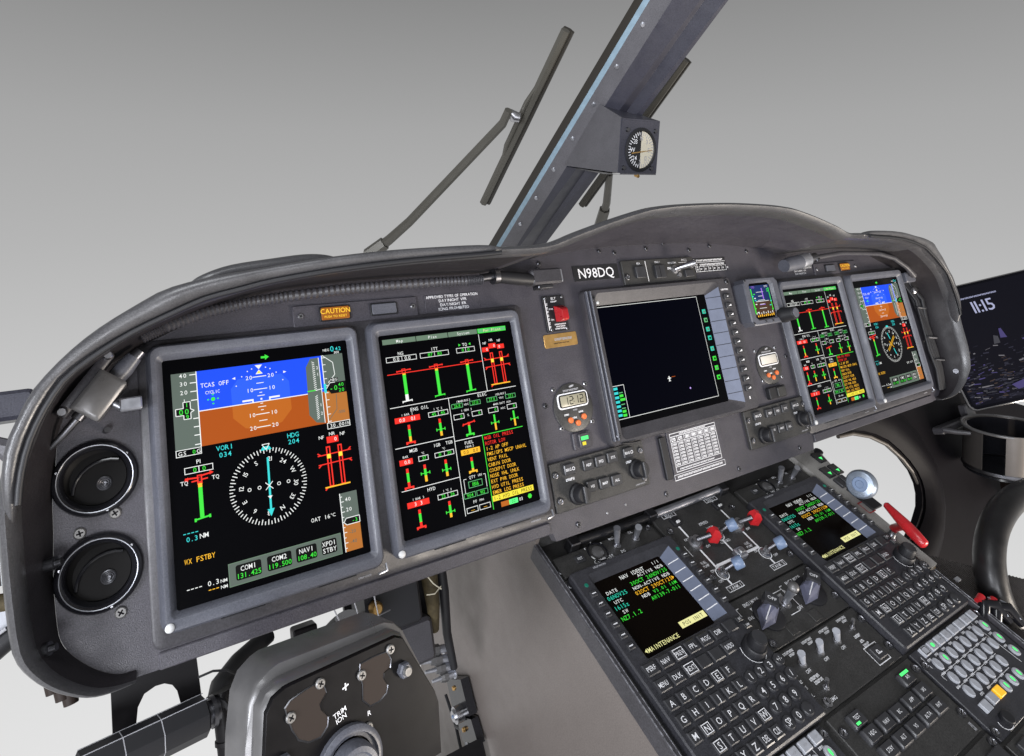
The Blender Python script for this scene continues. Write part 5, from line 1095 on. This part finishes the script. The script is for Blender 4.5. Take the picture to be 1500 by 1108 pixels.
# =================================================================== trim actuator box below the panel
TR=frame_in_panel((-675.9,-94.4,162.4),(.9805,-.021,-.1952),(.1941,-.0475,.9798))
t=thing('trim_box','grey metal trim box with a black screwed front plate below the panel','box',TR,(15,0,-60))
out=[(-70,-70),(-69,-20),(-67,6),(-64,35),(-58,44),(-48,48),(-42,48.5),(60,49),(68,45),(73,35),(99,-15),(102,-26),(100,-70)]
def scl(o,kx,ky,cx=15,cy=-10): return [(cx+(x-cx)*kx,cy+(y-cy)*ky) for x,y in o]
o2=[(-78,-80),(-76,-10),(-74,20),(-68,44),(-58,57),(-44,61),(60,57),(72,52),(84,40),(104,-6),(108,-26),(106,-80)]
o2=[(-78,-80),(-77,-24),(-75,6),(-70,38),(-63,51),(-52,58),(-44,60.5),(62,57),(73,52),(82,42),(104,-8),(108,-24),(106,-80)]
b=B('silver'); b.loft([P3(o2,-66),P3(o2,-26),P3(scl(o2,.985,.985),-22),P3(scl(out,1.03,1.04),-20),P3(scl(out,1.03,1.04),-8),P3(scl(out,1.0,1.0),-4)],True,False); b.fix=True; part(b,'housing',t,35)
b=B('trim'); b.loft([P3(scl(out,.995,.99),-8),P3(scl(out,.995,.99),-1),P3(scl(out,.985,.98),0)],False,True); b.fix=True; pl=part(b,'front_plate',t)
h1=[(-49,33),(-44,37),(-30,40),(-20,41),(-13,36),(-11,30),(-18,23),(-17,18),(-11,10),(-12,3),(-19,-3),(-30,-2),(-39,4),(-44,14)]
h2=[(21,40),(36,41),(50,40),(54,32),(52,25),(45,23),(44,18),(48,11),(46,5),(38,1),(28,1),(21,9),(22,22),(20,32)]
for hh in (h1,h2):
    b=B('darkmetal'); cx=sum(p[0] for p in hh)/len(hh); cy=sum(p[1] for p in hh)/len(hh)
    b.loft([P3(hh,.2),P3(scl(hh,.97,.97,cx,cy),.9),P3(scl(hh,.93,.93,cx,cy),.3)],False,False); b.use('brown'); b.poly(scl(hh,.94,.94,cx,cy),.25); part(b,'kidney_cover',t)
for x,y in ((-44,24),(-17,39),(22,30),(53,40),(25,-14)): screw(t,x,y,0,4.4,'dull')
for x,y in ((65,18),(-52,-6)):
    b=B('bezel'); b.lathe(x,y,[(7,0),(7,5),(5.5,6.5)],6); b.use('dull').lathe(x,y,[(4,6.5),(3.6,10)],12); part(b,'bolt',t)
b=B('white'); b.text('TRIM',-1,9.2,4.2,.4,rot=R(14)); b.text('ION',0,4.2,4.2,.4,rot=R(14)); b.text('R',27,-3,4.2,.4); b.line(3,26,9,28,1.2,.4); b.line(6,24,6,30,1.2,.45); part(b,'lettering',t,0)
b=B('bezel'); b.lathe(4,-34,[(31,0),(31,5),(28.5,7),(26,7.2),(25,4),(22,4)],36,False,False); part(b,'hub_ring',t)
b=B('bluegrey'); b.use('bezel').lathe(4,-36,[(22,3),(22,14),(20,17),(16,17.5),(14.5,15.5),(9,15.5),(8,18),(2,18.5)],32); part(b,'hub_knob',t)
# =================================================================== support bracket, cross bar and fittings under the left wing
b=B('trim'); z0=-44
outl=[(-848,-50),(-848,-103),(-828,-98),(-826,-84),(-820,-74),(-810,-70.5),(-802,-71),(-795,-75),(-791,-82),(-788,-98),(-787,-104),(-769,-100),(-772,-48)]
b.loft([P3(outl,-36),P3(outl,-30),P3(scl(outl,.992,.99,-808,-75),-29)]); b.fix=True
solo(b,'support_bracket','black arched support bracket hanging from the panel onto the padded bar','bracket',PANEL,(-808,-50,-36))
t=thing('padded_bar','black faceted bar with pale seams below the support bracket','bar',PANEL,(-815,-103,0))
A0,A1=Vector((-872,-106,18)),Vector((-768,-106,-6)); d=(A1-A0)
def oct_ring(f,r,n=8): 
    c=A0+d*f; a=d.normalized(); u_=Vector((0,1,.1)); u_=(u_-a*u_.dot(a)).normalized(); w=a.cross(u_)
    return [tuple(c+u_*(r*math.cos(2*math.pi*(k+.5)/n))+w*(r*math.sin(2*math.pi*(k+.5)/n))) for k in range(n)]
b=B('black'); b.loft([oct_ring(-.04,12),oct_ring(0,19),oct_ring(.98,19),oct_ring(1,16)]); b.fix=True; part(b,'bar_sleeve',t,20)
for f in (.30,.60):
    b=B('grey_print'); b.loft([oct_ring(f,19.3),oct_ring(f+.008,19.3)],False,False); part(b,'seam',t,0)
b=B('grey_print'); q0=Vector(oct_ring(.0,19.4)[2]);
rA,rB=oct_ring(0,19.4),oct_ring(1,19.4); 
for k in (0,):
    b.tube([rA[k],rB[k]],.45,6); b.tube([rA[7],rB[7]],.35,6)
b.fix=True; part(b,'long_seam',t)
b=B('darkmetal'); b.tube([tuple(A1),tuple(A1+d.normalized()*12)],[11,11],16); b.tube([tuple(A1+d.normalized()*4),tuple(A1+d.normalized()*8)],[15,15],16); b.fix=True; part(b,'neck_flange',t)
b=B('black'); e1=A1+d.normalized()*10; b.tube([tuple(e1),(-750,-96,-40),(-728,-88,-70),(-690,-80,-100)],[11,11,10,10],14); b.fix=True; part(b,'cross_tube',t)
b=B('trim'); b.tube([(-752,-92,-16),(-751,-140,-16),(-750,-180,-20)],[10,9,8],12); b.tube([(-751,-138,-16),(-751,-142,-16)],[10.5,10.5],12); b.fix=True; part(b,'drop_tube',t)
b=B('black'); b.tube([(-772,-74,-20),(-758,-73,-20),(-745,-78,-24),(-735,-90,-40)],1.2,8); b.fix=True; solo(b,'thin_wire','thin black wire looping from the bracket leg','wire',PANEL,(-758,-75,-20))
# linkage seen behind the trim box
t=thing('control_linkage','dark control linkage with steel rod ends behind the trim box','linkage',PANEL,(-600,-100,-120))
b=B('black'); b.tube([(-660,-120,-60),(-600,-112,-120),(-520,-150,-190),(-470,-200,-240)],[18,20,22,22],14); b.fix=True; part(b,'torque_tube',t)
b=B('metal'); b.tube([(-600,-84,-80),(-598,-110,-86)],[14,5],14); b.fix=True; part(b,'cone_boot',t)
b=B('trim'); b.box(-668,-640,-112,-74,-80,-60,3,2); part(b,'lever',t); b=B('brown'); b.box(-690,-664,-118,-104,-70,-58,2,1); part(b,'rod_end',t)
b=B('black'); b.box(-560,-480,-140,-70,-200,-130,8,4); part(b,'motor_case',t); b=B('bezel_dark'); b.box(-512,-452,-210,-150,-230,-170,8,5); part(b,'motor_case',t)
b=B('brass'); b.lathe(-548,-100,[(9,-130),(9,-120),(6,-116)],12); part(b,'terminal',t)
for k in range(3):
    b=B('grey_print'); b.tube([(-620+k*26,-62,-60),(-612+k*24,-84-4*k,-64),(-600+k*30,-98,-90)],.9,6); b.fix=True; part(b,'wire',t)
b=B('bezel_dark'); b.tube([(-640,-60,-70),(-560,-58,-80),(-480,-62,-120)],[9,9,9],10); b.fix=True; part(b,'cross_shaft',t)
b=B('trim'); b.prism([(-566,-170),(-566,-62),(-420,-62),(-444,-196),(-500,-260)],-228,-220); part(b,'shroud_plate',t)
for k,(u,v) in enumerate(((-556,-88),(-540,-104),(-520,-92),(-500,-108))):
    b=B(('dull','brown','bezel','dull')[k]); b.lathe(u,v,[(8-k,-220),(8-k,-206),(5,-202)],10); part(b,'fitting',t)
# wiring sleeve
t=thing('wiring_sleeve','olive laced wiring sleeve hanging beside the pedestal wall','cable',PANEL,(-440,-110,-160))
b=B('olive'); b.tube([(-456,-55,-150),(-452,-90,-160),(-446,-140,-175),(-440,-180,-200)],[13,13,10,8],14); b.fix=True; part(b,'sleeve',t)
for y0,y1 in ((-80,-112),(-112,-108),(-66,-60)):
    b=B('dial'); b.tube([(-467,y0,-142),(-455,(y0+y1)/2-4,-140),(-442,y1,-144)],.9,6); b.fix=True; part(b,'lacing',t)
b=B('black'); b.tube([(-428,-60,-170),(-420,-130,-190),(-412,-200,-220),(-400,-260,-240)],[8,8,7,6],10); b.fix=True; part(b,'black_hose',t)
# hydraulic fittings on the pedestal wall
PIP=[((-438,-226),(-397,-233)),((-434,-241),(-397,-248)),((-427,-256),(-397,-260)),((-421,-271),(-397,-272))]
for i,(a,c) in enumerate(PIP):
    t=thing('pipe_fitting',('topmost steel pipe fitting of the four on the pedestal wall','second steel pipe fitting down of the four on the pedestal wall','third steel pipe fitting down of the four on the pedestal wall','lowest steel pipe fitting of the four, just above the wall latch')[i],'pipe fitting',PANEL,(a[0]+20,a[1],-250),'hydraulic pipe fittings')
    A_=Vector((a[0],a[1],-250)); C_=Vector((c[0],c[1],-250)); q=C_-A_
    b=B('alu'); b.tube([tuple(A_-q*.6),tuple(A_)],[2.4,3.4],10); b.fix=True; part(b,'pipe',t)
    b=B('brass' if i<2 else 'alu'); b.use('silver'); b.tube([tuple(A_),tuple(A_+q*.2)],[6,7.4],6); b.tube([tuple(A_+q*.2),tuple(A_+q*.5)],[8,8],6); b.fix=True; part(b,'nut',t,20)
    b=B('alu'); b.tube([tuple(A_+q*.5),tuple(A_+q*.98)],[6,6],12); b.tube([tuple(A_+q*.98),tuple(A_+q*1.06)],[8.4,8.4],12); b.fix=True; part(b,'stem',t)
# latch block on the wall
LF=frame_in_panel((-324,-362,-436),(.0,.38,.93),(-1,0,0))
t=thing('wall_latch','black wall block with a round steel knob on the pedestal side','latch',PANEL,(-330,-390,-380))
def wl(b,pts,x0,x1): b.loft([[(x0,v,-z_) for v,z_ in pts],[(x1,v,-z_) for v,z_ in pts]]); b.fix=True
b=B('alu'); wl(b,[(-318,470),(-322,452),(-470,400),(-468,418)],-319,-326); part(b,'backing_strip',t)
b=B('gloss'); wl(b,[(-356,436),(-338,369),(-392,352),(-410,424)],-322,-338); part(b,'block',t)
b=B('gloss'); wl(b,[(-412,420),(-398,352),(-432,336),(-450,402)],-322,-336); part(b,'block',t)
b=B('metal'); b.tube([(-338,-396,-384),(-352,-396,-384)],[14,14],20); b.tube([(-352,-396,-384),(-356,-396,-384)],[11,9],20); b.use('bluegrey').tube([(-356,-396,-384),(-358,-396,-384)],[3,2],10); b.fix=True; part(b,'knob',t)
for v,z_ in ((-362,404),(-424,384)):
    b=B('brass'); b.tube([(-337,v,-z_),(-341,v,-z_)],[4.5,3.6],10); b.fix=True; part(b,'screw',t)
b=B('black'); b.tube([(-330,-396,-470),(-330,-440,-440),(-332,-500,-420),(-330,-560,-380)],[3,3,3,3],8); b.tube([(-330,-440,-440),(-332,-432,-400)],[4,4],8); b.fix=True
solo(b,'tied_hose','thin black hose tied beside the wall latch','hose',PANEL,(-330,-440,-440))
b=B('grey_print'); b.tube([(-330,-440,-395),(-330,-480,-390),(-332,-560,-400)],1.4,8); b.fix=True; solo(b,'pale_wire','thin pale wire dropping below the wall latch','wire',PANEL,(-330,-480,-390))
# forward wall tray seen between trim box and pedestal
b=B('trim'); b.loft([[(-640,-420,-330),(-330,-420,-330),(-330,-900,-200),(-640,-900,-200)],[(-640,-424,-336),(-330,-424,-336),(-330,-904,-206),(-640,-904,-206)]]); b.fix=True
solo(b,'foot_well_wall','dark sloping foot well wall behind the trim box','wall',PANEL,(-480,-600,-300))
# =================================================================== left side clutter beyond the hood
t=thing('door_post','dark door post with straps and a latch plate beyond the hood edge','door post',PANEL,(-950,120,-60))
b=B('post'); b.box(-1010,-905,218,249,-120,-60,6,4); part(b,'arm_rest',t)
b=B('flange'); b.tube([(-1000,222,-62),(-930,190,-60),(-900,150,-60)],[10,10,10],8); b.fix=True; part(b,'strut',t)
b=B('darkmetal'); b.box(-985,-922,96,150,-90,-60,4,3); part(b,'latch_body',t)
b=B('brass'); b.tube([(-960,150,-58),(-926,146,-58)],4,8); b.fix=True; part(b,'latch_pin',t); b=B('metal'); b.tube([(-960,128,-56),(-924,130,-56)],[6,6],12); b.fix=True; part(b,'latch_roller',t)
b=B('gloss'); b.tube([(-945,125,-58),(-930,100,-56),(-928,60,-56)],[12,12,11],14); b.fix=True; part(b,'hose',t)
b=B('olive'); b.tube([(-970,46,-60),(-920,40,-60)],[9,9],12); b.fix=True; part(b,'braided_sleeve',t)
b=B('bluegrey'); b.use('cream'); b.prism([(-938,36),(-927,38),(-926,28),(-919,24),(-918,12),(-924,8),(-932,12),(-940,8)],-58,-54); part(b,'hinge_tab',t)
b=B('black'); b.tube([(-975,-20,-60),(-930,10,-60),(-915,20,-60)],[12,12,10],12); b.fix=True; part(b,'lower_strap',t)
b=B('grey_print'); b.tube([(-985,-8,-48),(-930,20,-47)],[1.6,1.6],8); b.fix=True; part(b,'strap_edge',t)
for x,y in ((-905,-6),(-893,-30),(-886,-38),(-880,-44)):
    b=B('brown'); b.tube([(x,y+6,-10),(x+2,y-10,-8)],[7,6],10); b.fix=True; part(b,'rubber_stop',t)
# =================================================================== right hand side: trim wall, cup holder, tablet, curved tube
ZW=-70
wall=[(440,-60),(832,-60),(1000,-60),(1060,-52),(1100,-62),(1248,-105),(1525,-191),(1560,-300),(1400,-410),(1262,-402),(1190,-404),(1110,-428),(1050,-470),(1010,-520),(980,-560),(868,-498),(761,-421),(640,-400),(600,-352),(618,-338),(664,-332),(714,-308),(748,-284),(763,-258),(766,-235),(757,-203),(728,-165),(679,-122),(620,-92),(556,-73),(500,-70)]
t=thing('side_trim_wall','dark moulded trim wall curving round the pale window opening','trim wall',PANEL,(800,-300,ZW))
b=B('wall'); cx,cy=900,-300
b.loft([P3(wall,ZW-16),P3(wall,ZW-6),P3(scl(wall,1.0,1.0,cx,cy),ZW)]); b.fix=True; part(b,'wall_panel',t,30)
# rolled lip round the opening
lip=[(500,-71),(556,-75),(620,-94),(679,-124),(728,-167),(757,-205),(767,-237),(763,-260),(748,-287),(714,-311),(664,-336),(618,-345)]
b=B('wall_lit'); b.tube([(x+4,y-4,ZW-6) for x,y in lip],4.5,10); b.fix=True; part(b,'opening_lip',t,60)
# swelling of the moulding beside the opening
sw=[]
for k in range(16):
    f=k/15; i=f*(len(lip)-1); j=min(int(i),len(lip)-2); q=i-j; x=lip[j][0]+(lip[j+1][0]-lip[j][0])*q; y=lip[j][1]+(lip[j+1][1]-lip[j][1])*q
    p0=lip[j];p1=lip[j+1]; nx,ny=nrm2(p0,p1)
    row=[]
    for m_ in range(7):
        w=m_/6; row.append((x+nx*(6+w*95),y+ny*(6+w*95),ZW-4+ 26*math.sin(math.pi*min(1,.08+w))**.8 if m_<6 else ZW-1))
    sw.append(row)
b=B('tan'); b.use('wall'); b.loft(sw,False,False,False); b.fix=True; part(b,'moulded_bulge',t,70)
b=B('alu'); b.tube([(1040,-58,ZW+6),(1110,-70,ZW+8),(1250,-108,ZW+8)],[6,6,6],10); b.fix=True; part(b,'sill_strip',t)
# cup holder
t=thing('cup_holder','bronze grey cup holder with a slotted front bolted to the trim wall','cup holder',PANEL,(955,-150,20))
cx,cz=996,18; upd=Vector((0,1,.30)).normalized(); ax_u=Vector((1,0,0)); ax_w=upd.cross(ax_u)*-1
def cp(a,r,hh): v=Vector((cx,-246,cz))+ax_u*(r*math.cos(a))+(Vector((0,-.30,1)).normalized())*(r*math.sin(a)*.92)+upd*hh; return tuple(v)
b=B('silver'); rings=[]
b.use(mat('cup_bronze',(.13,.118,.11),.3,.7,.5,(30,.05)))
def wallarc(a0,a1,h0,h1,r0,r1):
    N=max(4,int((a1-a0)/6)); rs=[]
    for i in range(N+1):
        a=R(a0+(a1-a0)*i/N); rs.append([cp(a,r1,h0),cp(a,r1,h1),cp(a,r0,h1),cp(a,r0,h0)])
    b.loft(rs)
wallarc(191,159+360,6,104,88,92); b.fix=True; part(b,'cup_wall',t,50)
b=B('gloss'); wallarc(192,158+360,5,102,84,87.6); b.fix=True; part(b,'cup_liner',t,50)
b=B('silver'); b.tube([cp(R(a),96,103) for a in range(150,400,8)],3.4,8); b.fix=True; part(b,'rim_hoop',t,60)
b=B('gloss'); rs=[[cp(R(a),86,2) for a in range(0,360,12)],[cp(R(a),90,-6) for a in range(0,360,12)]]; b.loft(rs); b.fix=True; part(b,'cup_base',t)
b=B('darkmetal'); rs=[[cp(R(a),93,10) for a in range(0,360,10)],[cp(R(a),95,4) for a in range(0,360,10)],[cp(R(a),90,0) for a in range(0,360,10)]]; b.loft(rs,False,False); b.fix=True; part(b,'base_ring',t)
b=B('bezel_dark'); b.box(890,1090,-146,-128,-72,-44,6,4); b.use('bezel'); part(b,'mounting_bar',t)
b=B('metal'); b.lathe(1010,-138,[(8,-40),(8,-34),(5,-31)],12); part(b,'bolt',t); b=B('bezel_dark'); b.box(1030,1080,-130,-96,-60,-44,4,3); part(b,'clip',t)
b=B('bezel_dark'); b.tube([(892,-134,-44),(896,-140,-20),(908,-146,6)],[7,6,5],10); b.fix=True; part(b,'side_arm',t)
# tablet
TLc=Vector((1040,196,-52)); TRc=Vector((1219,210,89)); BLc=Vector((1012,-100,8))
TX=(TRc-TLc).normalized(); tz=TX.cross((TLc-BLc).normalized())
BLc=BLc-TX*34-(TLc-BLc).normalized()*6; TB=frame_in_panel(tuple(BLc),tuple(TX),tuple(tz))
wT,hT=330,322
t=thing('tablet','dark tablet showing the time 11:15 over a night city picture','tablet',TB,(wT/2,0,-5))
b=B('tabedge'); b.plate(lambda i:rrect(i,wT-i,i,hT-i,18-i,5),-7,0,1.4,True); part(b,'case',t)
b=B('tablet'); b.plate(lambda i:rrect(3+i,wT-3-i,3+i,hT-3-i,16,5),-.2,.6,.2); sc=part(b,'screen',t)
g=B(); z=.8; g.use(em('lit_tablet_sky',(.004,.004,.008))); g.poly(rrect(10,wT-10,10,hT-10,9,3),z); g.use(em('lit_clock_lilac',(.36,.38,.55))); g.text('11:15',150,254,33,z+.15,sx=1.0); g.scrib(150,282,96,4,z+.15,26)
random.seed(21)
cols=[em('lit_city_%d'%i,c) for i,c in enumerate(((.05,.05,.06),(.025,.025,.04),(.14,.135,.15),(.05,.035,.03),(.06,.05,.15),(.012,.012,.02)))]
for i in range(620):
    x=random.uniform(14,wT-14); y=14+abs(random.gauss(0,.42))*150
    if y>158: continue
    g.use(random.choice(cols+cols[1:2]*3+cols[5:]*3)); s_=random.uniform(1.5,9); s2=random.uniform(1.5,7); a=random.uniform(-.5,.5)
    g.line(max(12,x-s_),y,min(wT-12,x+s_),y+a*s_,s2*.5,z+.1+.0008*i)
g.use(cols[0]); g.poly([(128,150),(136,172),(146,168),(144,150)],z+.6); g.use(cols[4]); g.poly([(150,162),(156,186),(162,186),(166,160)],z+.6); g.poly([(120,44),(232-12,64),(232-12,40),(130,30)],z+.7)
g.use(em('tablet_reflection',(.05,.04,.03))); g.poly([(14,196),(40,198),(46,180),(14,178)],z+.3); g.poly([(14,150),(60,156),(64,140),(14,136)],z+.3)  # brown reflections on the glass, drawn as glowing patches
part(g,'screen_picture',sc,0)
# black curved tube
b=B('black'); b.use(mat('tube_rubber',(.008,.0075,.008),.38,0,.35,(30,.3),(500,.2),rvar=.1))
tp=[(700,-214,200),(640,-206,200),(560,-203,200),(500,-211,200),(446,-232,200),(412,-262,200),(398,-298,200),(402,-340,200),(424,-385,200),(452,-425,200),(500,-480,200),(560,-560,200)]
sm=[]
for i in range(len(tp)-1):
    p0,p1,p2,p3=[Vector(tp[max(0,min(len(tp)-1,j))]) for j in (i-1,i,i+1,i+2)]
    for k in range(5):
        q=k/5; sm.append(tuple(.5*((2*p1)+(p2-p0)*q+(2*p0-5*p1+4*p2-p3)*q*q+(3*p1-p0-3*p2+p3)*q**3)))
b.tube(sm,[23.5]*len(sm),20); b.fix=True
solo(b,'curved_tube','thick black rubber covered tube bending round beside the cup holder','tube',PANEL,(500,-300,200),smooth=60)
# round lamp body beyond the tube
b=B('tan'); b.use('brown'); b.tube([(1160,-330,-40),(1120,-330,30),(1110,-330,50)],[40,52,44],20); b.fix=True
solo(b,'round_housing','brown round housing seen through the bend of the black tube','housing',PANEL,(1120,-330,0))
# ribbed mat on the shelf right of the pedestal
t=thing('ribbed_shelf','ribbed dark shelf mat between the pedestal and the curved tube','mat',PED,(420,-150,-44))
b=B('mat'); b.prism([(322,-20),(372,-20),(420,-60),(640,-230),(640,-420),(322,-420)],-60,-46); part(b,'shelf',t)
rb=B('mat')
for i in range(62):
    x=326+i*5; y1=-22 if x<372 else (-22-(x-372)*.82 if x<420 else -62-(x-420)*.78)
    rb.box(x-1.5,x+1.5,-420,y1,-46,-43,0,.6)
part(rb,'ribs',t,kind='stuff')
b=B('brass'); b.lathe(372,-62,[(13,-46),(13,-38),(9,-37),(8,-40)],18); part(b,'brass_ring',t)
b=B('cream'); b.box(392,404,-108,-100,-43,-40,1,.6); part(b,'pale_chip',t)
t=thing('headset_clip','black clip with red ends at the corner of the keypad column','clip',PED,(318,-150,-14))
for k,(x,y) in enumerate(((322,-158),(338,-170))):
    b=B('gloss'); b.tube([(x-12,y-14,-20),(x,y,2),(x+14,y-10,4),(x+24,y-34,-10)],[8,9,9,6],12); b.fix=True; part(b,'clip_arm',t)
    b=B('red'); b.tube([(x-6,y+6,2),(x+6,y+8,6)],[6,6],10); b.fix=True; part(b,'red_end',t)
    b=B('alu'); b.tube([(x+18,y-30,0),(x+22,y-8,6),(x+12,y+2,8)],1.2,8); b.fix=True; part(b,'wire_loop',t)
